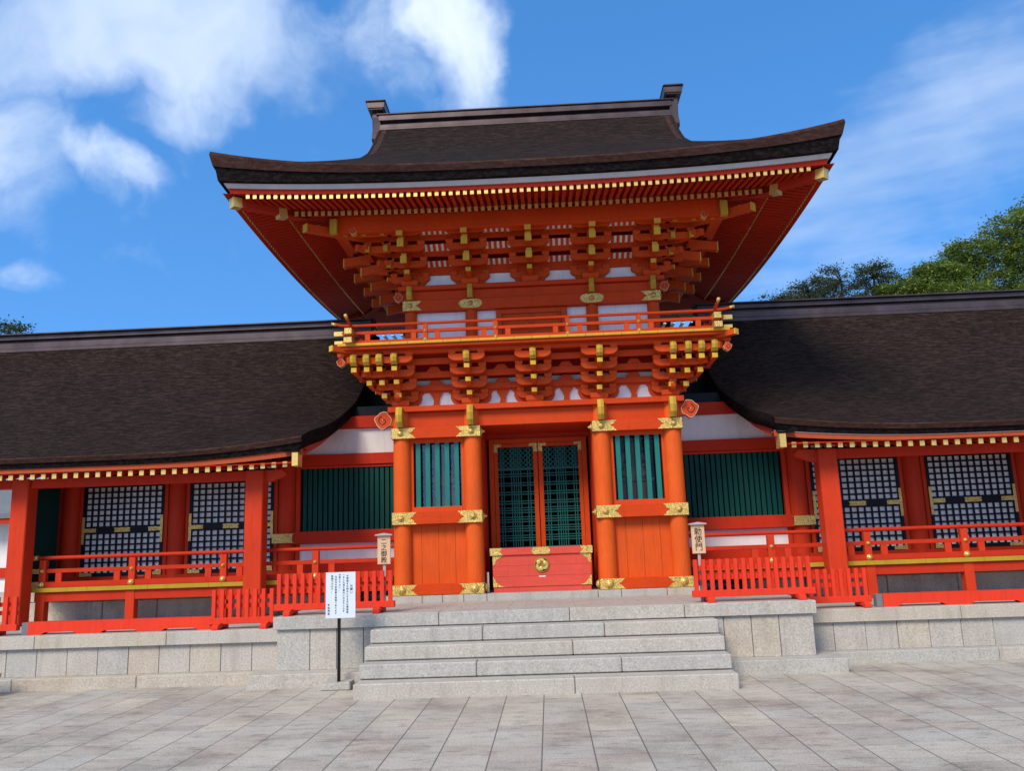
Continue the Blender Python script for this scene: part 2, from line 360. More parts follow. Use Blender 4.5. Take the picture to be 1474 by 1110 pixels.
def tag(o, label=None, cat=None, group=None, kind=None):
    if label: o['label'] = label
    if cat: o['category'] = cat
    if group: o['group'] = group
    if kind: o['kind'] = kind
    return o
def thing(name, loc, label, cat, group=None):
    o = bpy.data.objects.new(name, None); COL.objects.link(o); o.location = loc; o.empty_display_size = .1
    ORG[o.name] = tuple(loc); return tag(o, label, cat, group)
def cp(o, parent, dloc, kids=True):
    c = o.copy(); COL.objects.link(c); c.parent = parent; c.location = Vector(o.location)+Vector(dloc); ORG[c.name] = ORG.get(o.name, (0, 0, 0))
    if kids:
        for ch in list(o.children): cp(ch, c, (0, 0, 0), False)
    return c
def bx(name, mat, parent, *a, bevel=0):
    m = MB(); m.box(*a); return m.build(name, mat, parent, bevel)
def lerp(a, b, t): return a+(b-a)*t
def sst(t): t = max(0, min(1, t)); return t*t*(3-2*t)
def interp(x, tab):
    if x <= tab[0][0]: return tab[0][1]
    for (a, b), (c, d) in zip(tab, tab[1:]):
        if x <= c: return b+(d-b)*(x-a)/(c-a)
    return tab[-1][1]
def text_part(s_, size, loc, parent, mat, name='lettering', vertical=True, bold=0.0, align='CENTER', sp=.82):
    cu = bpy.data.curves.new(name, 'FONT'); cu.body = '\n'.join(s_) if vertical else s_
    cu.size = size; cu.align_x = align; cu.space_line = sp; cu.extrude = .0015; cu.offset = bold; cu.resolution_u = 3
    tmp = bpy.data.objects.new('tmp', cu); COL.objects.link(tmp)
    bpy.context.view_layer.update()
    me = bpy.data.meshes.new_from_object(tmp.evaluated_get(bpy.context.evaluated_depsgraph_get())); bpy.data.objects.remove(tmp)
    me.materials.clear(); me.materials.append(mat)
    ob = bpy.data.objects.new(name, me); COL.objects.link(ob); ob.parent = parent
    ob.location = Vector(loc)-Vector(ORG[parent.name]); ob.rotation_euler = (pi/2, 0, 0); return ob

# ============================================================ GROUND
m = MB(); m.add([(-80, -40, 0), (80, -40, 0), (80, 120, 0), (-80, 120, 0)], [(0, 1, 2, 3)])
tag(m.build('paved_ground', PAVING), kind='structure')

# ============================================================ STONEWORK
ZR, TR = .1695, .3205       # riser, tread
S0 = -3.754                 # front of the lowest step
ZP = 5*ZR                   # platform top
def block_row(m, xs, y0, y1, z0, z1, gap=.0035, jit=0.0):
    for a, b in zip(xs, xs[1:]):
        d = random.uniform(-jit, jit); m.box(a+gap, b-gap, y0+d, y1, z0, z1, random.randrange(3))
def cuts(a, b, w, j=.0):
    n = max(1, round((b-a)/w)); return [a+(b-a)*i/n+(random.uniform(-j, j) if 0 < i < n else 0) for i in range(n+1)]

st = thing('stone_steps', (0, S0, 0), 'flight of pale granite steps leading up to the middle of the red gate', 'steps')
JOINTS = [[0.36], [-.77, .92], [.37], [-.74, .78]]
for k_ in range(4):
    m = MB(); y = S0+k_*TR; xs = [-2.158]+[j for j in JOINTS[k_]]+[2.19]
    block_row(m, xs, y, y+TR-.004, k_*ZR+(0.002 if k_ else -.02), (k_+1)*ZR-.002, .003)
    # treads run under the next step
    m.box(-2.155, 2.187, y+TR-.004, y+TR+.10, k_*ZR+.004, (k_+1)*ZR-.006, 0)
    o = m.build('step', GRS, st, bevel=.012)
def platform():
    yF = S0+4*TR
    p = thing('stone_platform', (0, 0, 0), 'raised granite platform carrying the two storey gate', 'platform')
    m = MB()
    block_row(m, [-3.498, -1.33, .36, 1.83, 3.498], yF, yF+.34, 4*ZR+.006, ZP)
    for s in (-1, 1):
        for a, b in ((yF+.343, -.9), (-.9, .6), (.6, 2.2), (2.2, 3.6)):
            m.box(s*3.158, s*3.498, a, b-.006, 4*ZR+.006, ZP, random.randrange(3))
    m.build('edge_slab', GRS, p, bevel=.006)
    for s in (-1, 1):
        m = MB(); xs = [2.05, 2.32, 2.67, 3.02, 3.455]
        for a, b in zip(xs, xs[1:]): m.box(s*(a+.004), s*(b-.004), yF+.05+random.uniform(-.003, .003), yF+.3, ZR*1.0, 4*ZR+.002, random.randrange(3))
        for a, b in ((yF+.31, -1.2), (-1.2, -.2), (-.2, 1), (1, 2.2), (2.2, 3.6)): m.box(s*3.20, s*3.455, a, b-.008, ZR, 4*ZR+.002, random.randrange(3))
        m.build('facing_slab', GRS, p, bevel=.004)
    for s in (-1, 1): m = MB(); m.box(s*2.2, s*3.73, -2.76, yF+.3, -.03, ZR, 2 if s > 0 else 0); m.box(s*3.15, s*3.725, yF+.304, 3.6, -.03, ZR-.002, 0); m.build('footing', GRS, p, bevel=.008)
    bx('core', GRANITE, p, -3.15, 3.15, yF+.32, 3.6, -.02, ZP-.05)
    # paving on top
    m = MB()
    y = yF+.344; r = 0
    while y < -.26:
        h = .335; xs = cuts(-3.15, 3.15, .46); off = .23*(r % 2)
        xs = [-3.15]+[x+off for x in xs[1:-1] if x+off < 3.05]+[3.15]
        for a, b in zip(xs, xs[1:]): m.box(a+.003, b-.003, y, min(y+h, -.255)-.005, ZP-.06, ZP-.004+random.uniform(-.001, .001), random.randrange(3))
        y += h; r += 1
    m.build('top_paving', [PAVE_TOP, PAVE_TOP2, PAVE_TOP], p)
    m = MB()
    block_row(m, [-2.52, -1.87, -1.55, -1.22, -.86, .86, 1.22, 1.92, 2.5], -.25, .2, ZP-.05, .951)
    for s in (-1, 1): m.box(s*2.08, s*2.5, .204, 2.9, ZP-.05, .951, 1)
    m.box(-2.07, 2.07, .204, 2.9, ZP-.05, .94, 0)
    m.build('sill_stone', GRS, p, bevel=.006)
PAVE_TOP = granite('platform_paving', (.41, .355, .315), (.28, .24, .20), .6); PAVE_TOP2 = granite('platform_paving_grey', (.40, .36, .325), (.25, .2, .17), .6)
platform()
YC = {-1: -2.2, 1: -1.9}
for s in (-1, 1):
    y = YC[s]
    t_ = thing('stone_terrace', (s*7, y, 0), 'low granite terrace under the %s, beside the %s' % (('left corridor', 'notice board') if s < 0 else ('right corridor', 'right end of the gate platform')), 'terrace', None)
    m = MB(); xs = [3.5]+([3.5+2.26, 7.0, 8.9, 11, 13] if s < 0 else [5.55, 7.5, 9.6, 11.5, 13])
    if s < 0: xs = [3.5, 5.02, 6.82, 8.6, 10.6, 13]
    for a, b in zip(xs, xs[1:]): m.box(s*(a+.003), s*(b-.003), y, y+.5, .512, .682, random.randrange(3))
    m.build('edge_slab', GRS if s > 0 else [GRANITE2, GRANITE2, GRANITE], t_, bevel=.006)
    m = MB(); x = 3.46
    while x < 12: m.box(s*(x+.0035), s*(x+.415), y+.06+random.uniform(-.003, .003), y+.3, .15, .508, random.randrange(3)); x += .4185
    m.build('facing_slab', GRS, t_, bevel=.004)
    m = MB(); xs = [3.5, 5.33, 7.0, 8.7, 12.5] if s < 0 else [3.5, 5.9, 8.1, 10.2, 12.5]
    for a, b in zip(xs, xs[1:]): m.box(s*(a+.003), s*(b-.003), y-.15, y+.3, -.03, .15, random.randrange(3))
    m.build('footing', GRS, t_, bevel=.008)
    bx('terrace_top', GRANITE3, t_, s*3.5, s*13, y+.503, 6, 0, .672)

# ============================================================ GATE
G = thing('shrine_gate', (0, 1.3, .951), 'two storey vermilion shrine gate with bark roof, balcony and gilded fittings', 'gate')
YU = .1                      # front of the upper storey
XL = (-2.2, -1.05, 1.05, 2.2)
for x in XL:
    for y in (0, 1.3, 2.6):
        m = MB(); m.cyl((x, y, .952), (x, y, 3.90), .147, .143, 28); m.build('column', REDC, G)
def swallow(m, xo, xi, z0, z1, y, t=.004, depth=.075):
    """gilded plate: straight outer end xo, notched swallowtail inner end xi"""
    s = 1 if xi > xo else -1; h = z1-z0; zm = (z0+z1)/2; d = depth*s
    pts = [(xo, z0), (xi, z0), (xi-d*.55, z0+h*.2), (xi-d*.75, zm-h*.16), (xi-d*1.5, zm), (xi-d*.75, zm+h*.16), (xi-d*.55, z1-h*.2), (xi, z1), (xo, z1)]
    m.prism(pts, 'xz', y-t, y+.001)
def cloudplate(m, xc, z0, z1, y, hw=.21):
    h = z1-z0; zm = (z0+z1)/2; pts = []
    for i in range(40):
        a = 2*pi*i/40; rr = 1+.10*abs(sin(2*a))*(1 if abs(cos(a)) > .5 else 0)
        px = hw*(abs(cos(a))**.7)*(1 if cos(a) > 0 else -1)*(1-.10*(abs(sin(3*a)))); pz = h/2*(abs(sin(a))**.55)*(1 if sin(a) > 0 else -1)
        pts.append((xc+px, zm+pz))
    m.prism(pts, 'xz', y-.004, y+.001)
def boss(m, x, y, z, r, mat=0):
    m.lathe((x, y, z), (0, -1, 0), [(0, r*1.25), (.008, r*1.25), (.010, r), (.022, r*.85), (.034, r*.5), (.04, r*.12)], 16, mat)
# side bays: nageshi beams, panels, windows
for s in (-1, 1):
    for nm, z0, z1, ys in (('base_beam', .955, 1.122, -.165), ('waist_beam', 2.056, 2.253, -.172), ('lintel_beam', 3.434, 3.61, -.172)):
        m = MB(); m.box(s*2.345, s*.905, ys, .12, z0, z1); b_ = m.build(nm, RED_B, G, bevel=.006)
        m = MB(); swallow(m, s*2.352, s*1.95, z0+.004, z1-.004, ys-.002); m.box(s*2.346, s*2.352, ys-.006, .09, z0+.004, z1-.004)
        boss(m, s*2.2, ys-.006, (z0+z1)/2, .055 if nm == 'base_beam' else .042)
        if nm == 'base_beam': m.lathe((s*2.352, -.04, (z0+z1)/2), (s, 0, 0), [(0, .06), (.02, .055), (.04, .03), (.045, .01)])
        m.build('gilt_plate', GOLD, b_)
        m = MB(); swallow(m, s*.898, s*1.30, z0+.004, z1-.004, ys-.002); m.box(s*.898, s*.904, ys-.006, .09, z0+.004, z1-.004)
        boss(m, s*1.05, ys-.006, (z0+z1)/2, .055 if nm == 'base_beam' else .042)
        m.lathe((s*.898, -.04, (z0+z1)/2), (-s, 0, 0), [(0, .06), (.015, .05), (.03, .02), (.05, .018), (.06, .006)] if nm != 'base_beam' else [(0, .065), (.03, .058), (.05, .03), (.055, .01)])
        m.build('gilt_plate', GOLD, b_)
    m = MB(); xs = [1.19, 1.36, 1.63, 1.90, 2.06]
    for a, b in zip(xs, xs[1:]): m.box(s*(a+.002), s*(b-.002), .005+random.uniform(-.003, .003), .04, 1.12, 2.06)
    m.build('plank_panel', PLANK, G)
    m = MB(); m.box(s*1.19, s*2.06, -.02, .10, 2.25, 2.335); m.box(s*1.19, s*2.06, -.02, .10, 3.37, 3.436)
    m.box(s*1.17, s*1.235, -.018, .09, 2.336, 3.369); m.box(s*2.015, s*2.07, -.018, .09, 2.336, 3.369); wf = m.build('window_frame', RED, G)
    for i in range(5):
        x = s*(1.625+(i-2)*.157); m = MB(); m.cyl((x, .02, 2.336), (x, .02, 3.368), .052, n=4, caps=False)
        o = m.build('window_bar', GREEN, wf)
        for p in o.data.polygons: p.use_smooth = False
    bx('pane', GLASS if s < 0 else GLASS_R, wf, s*1.236, s*2.014, .115, .119, 2.336, 3.369)
    # room behind: side, back and ceiling
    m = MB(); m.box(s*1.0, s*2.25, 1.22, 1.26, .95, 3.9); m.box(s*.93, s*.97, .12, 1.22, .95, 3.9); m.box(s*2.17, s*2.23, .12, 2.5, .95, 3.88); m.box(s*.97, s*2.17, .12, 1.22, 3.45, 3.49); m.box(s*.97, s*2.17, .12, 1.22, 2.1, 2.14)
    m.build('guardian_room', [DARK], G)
    bx('niche_wall', REDWB, G, s*.9, s*.926, .15, 1.3, .952, 3.62)
    bx('side_wall', REDW, G, s*2.234, s*2.26, .14, 2.46, .955, 3.87)
# head beams
bx('head_beam', RED_B, G, -2.17, 2.17, -.085, .09, 3.612, 3.868, bevel=.006)
bx('top_plate', RED_B, G, -2.40, 2.40, -.20, .2, 3.872, 3.962, bevel=.006)
for s in (-1, 1): bx('side_top_plate', RED_B, G, s*2.02, s*2.40, .204, 2.8, 3.872, 3.958); bx('side_head_beam', RED_B, G, s*2.12, s*2.28, .1, 2.6, 3.615, 3.866)
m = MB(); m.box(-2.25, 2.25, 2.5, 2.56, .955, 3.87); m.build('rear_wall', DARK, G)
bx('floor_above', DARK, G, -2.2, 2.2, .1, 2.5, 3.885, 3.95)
# noses
def nose(m, x, y, z0, z1, w, l):
    """gilded faceted beam nose pointing to -y"""
    h = z1-z0; prof = [(y, z0+h*.05), (y-l*.55, z0), (y-l*.9, z0+h*.25), (y-l, z0+h*.6), (y-l*.75, z1), (y, z1)]
    c = [(a, b) for a, b in prof]; n = len(c)
    vs = [(x-w/2, a, b) for a, b in c]+[(x, a-.02, b) for a, b in c]+[(x+w/2, a, b) for a, b in c]
    fs = [tuple(range(n)), tuple(range(3*n-1, 2*n-1, -1))]
    for i in range(n):
        j = (i+1) % n; fs += [(i, j, n+j, n+i), (n+i, n+j, 2*n+j, 2*n+i)]
    m.add(vs, fs)
def scroll(x, y, zc, r, s, parent, flip=1):
    """painted cloud scroll on a beam nose seen from the front: red body, white edge, dark volute"""
    pts = []
    for i in range(30):
        a = pi*.5+2*pi*i/30; rr = r*(1+.08*sin(4*a+.9)+.04*sin(7*a)); pts.append((x+s*(rr*cos(a)), zc+rr*sin(a)*1.05))
    m = MB(); m.prism(pts, 'xz', y, y+.10); o = m.build('scroll_nose', OLIVE, parent)
    def sh(k, n_=30): return [(x+s*((p[0]-x)*s*k), zc+(p[1]-zc)*k) for p in pts]
    m = MB(); m.prism(sh(.97), 'xz', y-.004, y+.001); m.build('scroll_border', WHITE, o)
    m = MB(); m.prism(sh(.93), 'xz', y-.007, y-.003); m.build('scroll_face', RED, o)
    m = MB(); sp = []
    for i in range(26):
        a = i/25*3.6*pi*.62; rr = r*(.10+.55*i/25); sp.append((x+s*rr*cos(a+.6)*.95, y-.010, zc-.08*r+rr*sin(a+.6)*.95))
    m.tube(sp, r*.045, 6, 0); m.build('scroll_volute', WHITE, o)
    m = MB(); m.tube([(p[0], p[1]-.003, p[2]) for p in sp[3:]], r*.045, 5, 0); m.build('volute_line', BLACK, o)
for x in XL:
    m = MB(); nose(m, x, -.14, 3.61, 3.935, .10, .20); m.build('gilt_nose', OLIVE, G)
for s in (-1, 1):
    bx('beam_end', RED_B, G, s*2.3, s*2.44, -.06, .06, 3.66, 3.86)
    scroll(s*2.50, -.07, 3.765, .135, s, G)

# ---- bracket work
def arm_pts(hw, z0, z1, r=.11):
    h = z1-z0
    q = [(hw, z1), (hw, z0+h*.55), (hw-r*.25, z0+h*.28), (hw-r*.6, z0+h*.09), (hw-r, z0)]
    return q+[(-a, b) for a, b in reversed(q)]
def masu(m, u, v, z0, w=.115, h=.07, d=.1):
    a, b = w/2, d/2; c = .72
    m.add([(u-a*c, v-b*c, z0), (u+a*c, v-b*c, z0), (u+a*c, v+b*c, z0), (u-a*c, v+b*c, z0),
           (u-a, v-b, z0+h*.45), (u+a, v-b, z0+h*.45), (u+a, v+b, z0+h*.45), (u-a, v+b, z0+h*.45),
           (u-a, v-b, z0+h), (u+a, v-b, z0+h), (u+a, v+b, z0+h), (u-a, v+b, z0+h)],
          [(0, 3, 2, 1), (8, 9, 10, 11)]+[(i, (i+1) % 4, 4+(i+1) % 4, 4+i) for i in range(4)]+[(4+i, 4+(i+1) % 4, 8+(i+1) % 4, 8+i) for i in range(4)])
def prism_uv(m, pts, v0, v1):       # polygon in u,z extruded along v
    n = len(pts); vs = [(p[0], v0, p[1]) for p in pts]+[(p[0], v1, p[1]) for p in pts]
    m.add(vs, [tuple(range(n)), tuple(range(2*n-1, n-1, -1))]+[(i, n+i, n+(i+1) % n, (i+1) % n) for i in range(n)])
def cluster(T, z0, nl, dv, dz, hw, arms_u=(0,), corner=False, nosez=True, aw=.085, parent=G, tails=0, tip=.07):
    """stepped bracket set. u sideways, v outwards, z up. nl lateral arms, level 0 in the wall plane."""
    m = MB(T)
    # big bearing block
    w = .17; m.add([(-w*.62, -.1, z0-.10), (w*.62, -.1, z0-.10), (w*.62, .11, z0-.10), (-w*.62, .11, z0-.10), (-w*.85, -.12, z0-.045), (w*.85, -.12, z0-.045), (w*.85, .14, z0-.045), (-w*.85, .14, z0-.045),
                    (-w*.85, -.12, z0+.03), (w*.85, -.12, z0+.03), (w*.85, .14, z0+.03), (-w*.85, .14, z0+.03)],
                   [(0, 3, 2, 1), (8, 9, 10, 11)]+[(i, (i+1) % 4, 4+(i+1) % 4, 4+i) for i in range(4)]+[(4+i, 4+(i+1) % 4, 8+(i+1) % 4, 8+i) for i in range(4)])
    ah = dz*.62
    for k_ in range(nl):
        v = dv*k_+.03; za = z0+dz*k_; t = .042
        prism_uv(m, arm_pts(hw, za, za+ah), v-t, v+t)
        for u in (-hw+.06, 0, hw-.06): masu(m, u, v, za+ah-.002, .125, dz-ah+.004, .11)
    ends = []
    for k_ in range(nl-1):
        za = z0+dz*k_+.012
        for u in arms_u:
            m2 = [(0.0, za), (dv*(k_+1)-.10, za-.002), (dv*(k_+1)+.0, za+ah*.25), (dv*(k_+1)+tip, za+ah*.55), (dv*(k_+1)+tip, za+ah+.004), (0, za+ah+.004)]
            n = len(m2); a = aw/2-.002
            m.add([(u-a, p[0], p[1]) for p in m2]+[(u+a, p[0], p[1]) for p in m2], [tuple(range(n)), tuple(range(2*n-1, n-1, -1))]+[(i, n+i, n+(i+1) % n, (i+1) % n) for i in range(n)])
            ends.append((u, dv*(k_+1)+tip, za+ah*.55, za+ah+.004, aw))
    o = m.build('bracket_set', RED, parent, bevel=.004)
    for (u, v, a, b, w) in ends:
        m = MB(T); m.box(u-w/2, u+w/2, v-.002, v+.012, a-.015, b); m.build('gilt_end', YEL, o)
    return o
def Tf(X, Y=0): return lambda u, v, z: (X+u, Y-v, z)
def Ts(s, X, Y): return lambda u, v, z: (s*(X+v), Y+u, z)
ZL0, DZL, DVL = 4.045, .180, .205
for X in XL+(0,):
    edge = abs(X) > 2
    o = cluster(Tf(X), ZL0, 4, DVL, DZL, .29)
    m = MB(); m.T = Tf(X)
    prf = MB(); nose(prf, X, -.62, 4.555, 4.735, .095, .16); prf.build('gilt_nose', OLIVE, o)
for s in (-1, 1):
    for Y in (0, 1.3, 2.6):
        cluster(Ts(s, 2.2, Y), ZL0, 4, DVL, DZL, .29)
    # corner: lateral arms of each level run on to the corner and carry their own noses
    for j in (1, 2, 3):
        xj = 2.2+DVL*j+.03
        for k_ in range(j-1 if j > 1 else 0, 3):
            if k_+1 < j: continue
            za = ZL0+DZL*k_+.012; m = MB(); vt = DVL*(k_+1)+.07
            m.box(s*(xj-.041), s*(xj+.041), .0, -vt, za+.03, za+.108); c_ = m.build('corner_arm', RED, G, bevel=.004)
            bx('gilt_end', YEL, c_, s*(xj-.043), s*(xj+.043), -vt-.012, -vt+.002, za+.04, za+.115)
        m = MB(); nose(m, s*xj, -.62, 4.555, 4.735, .095, .16); m.build('gilt_nose', OLIVE, G)
    for k_ in (1, 2, 3):
        v = DVL*k_+.03; za = ZL0+DZL*k_; e = 2.2+v+(.0 if k_ == 3 else .11)
        m = MB(); m.prism([(s*2.3, za), (s*(e-.1), za), (s*e, za+.05), (s*e, za+.11), (s*2.3, za+.11)], 'xz', -v-.040, -v+.040)
        for j in range(1, k_+2): masu(m, s*(2.2+DVL*j+.03-(.0)), -v, za+.11, .12, .07, .11)
        m.build('corner_bracket', RED, G, bevel=.004)
        m = MB(); m.prism([(0.1, za), (-v-.02, za), (-v-.1, za+.05), (-v-.1, za+.11), (.1, za+.11)], 'yz', s*(2.2+v-.040), s*(2.2+v+.040)); m.build('corner_bracket', RED, G, bevel=.004)
        m = MB(); d_ = v+.10; m.bar((s*2.2, 0, za+.062-.002), (s*(2.2+d_), -d_, za+.062-.002), .085, .105); m.build('diagonal_arm', RED, G, bevel=.004)
    scroll(s*3.03, -.80, 4.60, .062, s, G)
# long tie beams: in the plane of each row of arms, one step higher, with small blocks on top
for k_ in range(4):
    v = DVL*k_+.03; e = 2.2+v+.1; m = MB()
    if k_ < 3:
        lo = ZL0+DZL*(k_+1)+.006; hi = lo+.098; m.box(-e+.06, e-.06, -v-.032, -v+.032, lo, hi)
        if k_ < 2:
            for x in (-1.625, -.525, .525, 1.625):
                m.prism([(x-.12, hi), (x+.12, hi), (x+.06, hi+.083), (x-.06, hi+.083)], 'xz', -v-.03, -v+.03)
    else: lo, hi = 4.728, 4.792; m.box(-3.0, 3.0, -v-.05, -v+.05, lo, hi)
    m.build('tie_beam', RED_B, G, bevel=.004)
    for s in (-1, 1):
        v2 = 2.2+v; m = MB(); m.box(s*(v2-.031), s*(v2+.031), -v+.05, 2.6+v, lo+.001, hi-.001); m.build('side_tie_beam', RED_B, G)
bx('wall_plate_beam', RED_B, G, -2.2, 2.2, -.012, .04, 4.208, 4.29)
bx('shadow_board', RED_SHADE, G, -2.9, 2.9, -.02, .035, 4.43, 4.79)
bx('plaster_band', WHITE, G, -2.15, 2.15, .045, .08, 3.962, 4.42)
for s in (-1, 1): bx('plaster_band', RED_SHADE, G, s*2.12, s*2.155, .081, 2.55, 3.962, 4.79)
for x in (-1.625, -.525, .525, 1.625):
    m = MB(); q = [(.11, 3.964), (.055, 4.0), (.038, 4.05), (.055, 4.12), (.10, 4.185), (.10, 4.205)]
    m.prism([(x+a, b) for a, b in q]+[(x-a, b) for a, b in reversed(q)], 'xz', .0, .05); m.build('strut', RED, G)
# shelving wedges below the tie beam give the rounded white openings
for s in (-1, 1):
    for X in XL+(0,):
        m = MB(); q = [(.17, 3.964), (.24, 3.99), (.31, 4.04), (.335, 4.10), (.335, 4.16), (.37, 4.20), (.37, 4.21), (.0, 4.21), (0, 3.964)]
        if abs(X) > 2 and X*s > 0: continue
        m.prism([(X+s*a, b) for a, b in q], 'xz', .005, .05); m.build('bracket_base', RED, G)
# ---- balcony
dk = bx('balcony_deck', RED_B, G, -3.02, 3.02, -.83, 3.5, 4.796, 4.838)
m = MB(); xs = cuts(-3.07, 3.07, .285)
for a, b in zip(xs, xs[1:]): m.box(a+.002, b-.002, -.885, -.4, 4.842, 4.884)
m.build('board_ends', YELD, G, bevel=.003)
for s in (-1, 1):
    m = MB(); ys = cuts(-.398, 3.6, .285)
    for a, b in zip(ys, ys[1:]): m.box(s*2.6, s*3.07, a+.002, b-.002, 4.842, 4.884)
    m.build('board_ends', YELD, G)
    m = MB(); m.bar((s*2.6, -.39, 4.79), (s*3.14, -.93, 4.80), .09, .085); o = m.build('corner_beam', RED, G)
    m = MB(); m.bar((s*3.141, -.931, 4.80), (s*3.155, -.945, 4.80), .094, .089); m.build('gilt_end', YEL, o)
m = MB(); m.box(-2.58, 2.58, -.398, 3.55, 4.842, 4.872); m.build('deck_floor', RED_B, G)
bx('deck_edge_beam', RED_B, G, -3.0, 3.0, -.845, -.70, 4.794, 4.8395, bevel=.004)
RY = -.80
def upturn(a, b, z, y=None, s=1):
    return [(a, z), (b-.35*s, z), (b-.15*s, z+.012), (b, z+.045)]
m = MB(); m.tube([(-3.17, RY, 5.235), (-3.02, RY, 5.20), (-2.8, RY, 5.185), (2.8, RY, 5.185), (3.02, RY, 5.20), (3.17, RY, 5.235)], .024, 10); rl = m.build('top_rail', RED_B, G)
for s in (-1, 1): m = MB(); m.tube([(s*3.10, RY, 5.219), (s*3.18, RY, 5.238)], .027, 10); m.build('gilt_end', GOLDP, rl)
m = MB(); m.box(-3.02, 3.02, RY-.026, RY+.026, 5.035, 5.085); rl = m.build('mid_rail', RED_B, G, bevel=.004)
for s in (-1, 1): m = MB(); swallow(m, s*3.13, s*2.98, 5.025, 5.095, RY-.03, .004, .03); m.box(s*3.0, s*3.128, RY-.03, RY+.03, 5.027, 5.093); m.build('gilt_end', GOLDP, rl)
rl = bx('bottom_rail', RED_B, G, -3.0, 3.0, RY-.035, RY+.035, 4.886, 4.935, bevel=.004)
for s in (-1, 1): bx('gilt_end', GOLDP, rl, s*2.99, s*3.12, RY-.038, RY+.038, 4.887, 4.938)
for s in (-1, 1):
    X = s*2.87
    m = MB(); m.tube([(X, -1.16, 5.265), (X, -1.0, 5.222), (X, -.78, 5.198), (X, 3.4, 5.196)], .024, 10); rl = m.build('side_top_rail', RED_B, G)
    m = MB(); m.tube([(X, -1.17, 5.268), (X, -1.08, 5.243)], .027, 10); m.build('gilt_end', GOLDP, rl)
    bx('side_mid_rail', RED_B, G, X-.026, X+.026, -.96, 3.4, 5.036, 5.084); bx('side_bottom_rail', RED_B, G, X-.034, X+.034, -.95, 3.4, 4.887, 4.934)
    po = bx('corner_post', RED, G, X-.052, X+.052, RY-.052, RY+.052, 4.84, 5.12)
    bx('gilt_band', GOLD, po, X-.056, X+.056, RY-.20, RY+.056, 5.015, 5.105); bx('gilt_band', GOLD, po, X-.062, X+.062, RY-.22, RY+.06, 4.87, 4.955)
    for y in (.0, .8, 1.6, 2.4): bx('side_rail_post', RED, G, X-.03, X+.03, y-.03, y+.03, 4.93, 5.18)
for x in (-1.677, -.565, .565, 1.677):
    m = MB(); m.box(x-.035, x+.035, RY-.037, RY+.03, 4.93, 5.165); o = m.build('rail_post', RED, G, bevel=.004)
    
    for z_, r_, y_ in ((5.052, .02, .037), (4.905, .026, .04)): m = MB(); boss(m, x, RY-y_, z_, r_); m.build('gilt_knob', GOLDP, o)
    for d in (-.19, .19): bx('rail_strut', RED, G, x+d-.04, x+d+.04, RY-.022, RY+.022, 4.93, 5.04)
for x in (-2.60, 2.60): bx('rail_strut', RED, G, x-.04, x+.04, RY-.022, RY+.022, 4.93, 5.04)

# ---- upper storey
XU = (-2.045, -1.02, 1.02, 2.045)
for x in XU:
    for y in (YU, 1.3, 2.5):
        m = MB(); m.cyl((x, y, 4.87), (x, y, 5.99), .103, .10, 24); m.build('upper_column', RED, G)
bx('upper_plaster', WHITE, G, -2.02, 2.02, YU+.02, YU+.06, 4.873, 6.9)
for s in (-1, 1): bx('upper_side_wall', WHITED, G, s*1.99, s*2.03, YU+.061, 2.45, 4.873, 6.9)
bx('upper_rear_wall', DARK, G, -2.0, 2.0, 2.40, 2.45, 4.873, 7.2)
bx('upper_waist_beam', RED_B, G, -2.16, 2.16, YU-.125, YU+.1, 5.605, 5.795, bevel=.005)
bx('upper_head_beam', RED_B, G, -2.1, 2.1, YU-.075, YU+.07, 5.80, 5.965, bevel=.005)
bx('upper_plate', RED_B, G, -2.24, 2.24, YU-.16, YU+.12, 5.97, 6.045, bevel=.005)
bx('upper_sill_beam', RED_B, G, -2.1, 2.1, YU-.09, YU+.06, 4.874, 5.0)
for s in (-1, 1):
    bx('upper_side_beam', RED_B, G, s*2.06, s*2.16, YU+.101, 2.6, 5.606, 5.79); bx('upper_side_plate', RED_B, G, s*2.0, s*2.24, YU+.122, 2.7, 5.97, 6.042)
    bx('upper_beam_end', RED_B, G, s*2.1, s*2.2, YU-.05, YU+.05, 5.82, 5.95)
    scroll(s*2.245, YU-.08, 5.875, .075, s, G)
for x in XU:
    m = MB()
    if abs(x) < 2: cloudplate(m, x, 5.63, 5.785, YU-.127, .20)
    else:
        s = 1 if x > 0 else -1; swallow(m, s*2.165, s*1.84, 5.625, 5.79, YU-.127); m.box(s*2.161, s*2.166, YU-.13, YU+.08, 5.625, 5.79)
    boss(m, x, YU-.131, 5.708, .036); m.build('gilt_plate', GOLD, G)
    m = MB(); nose(m, x, YU-.10, 5.80, 6.03, .085, .13); m.build('gilt_nose', OLIVE, G)
# upper door
dr = MB()
for s in (-1, 1): dr.box(s*.50, s*.60, YU-.05, YU+.03, 5.0, 5.604)
dr.box(-.5, .5, YU-.05, YU+.03, 5.52, 5.604); dr = dr.build('upper_door_frame', RED, G, bevel=.005)
for s in (-1, 1):
    m = MB(); m.box(s*.004, s*.498, YU-.012, YU+.03, 5.0, 5.52); lf = m.build('upper_door_leaf', RED, G)
    m = MB()
    for z in (5.08, 5.24, 5.40): m.box(s*.03, s*.47, YU-.026, YU-.012, z, z+.035)
    for a in (.01, .455): m.box(s*a, s*(a+.035), YU-.028, YU-.012, 5.0, 5.518)
    m.build('door_rail', RED_B, lf)
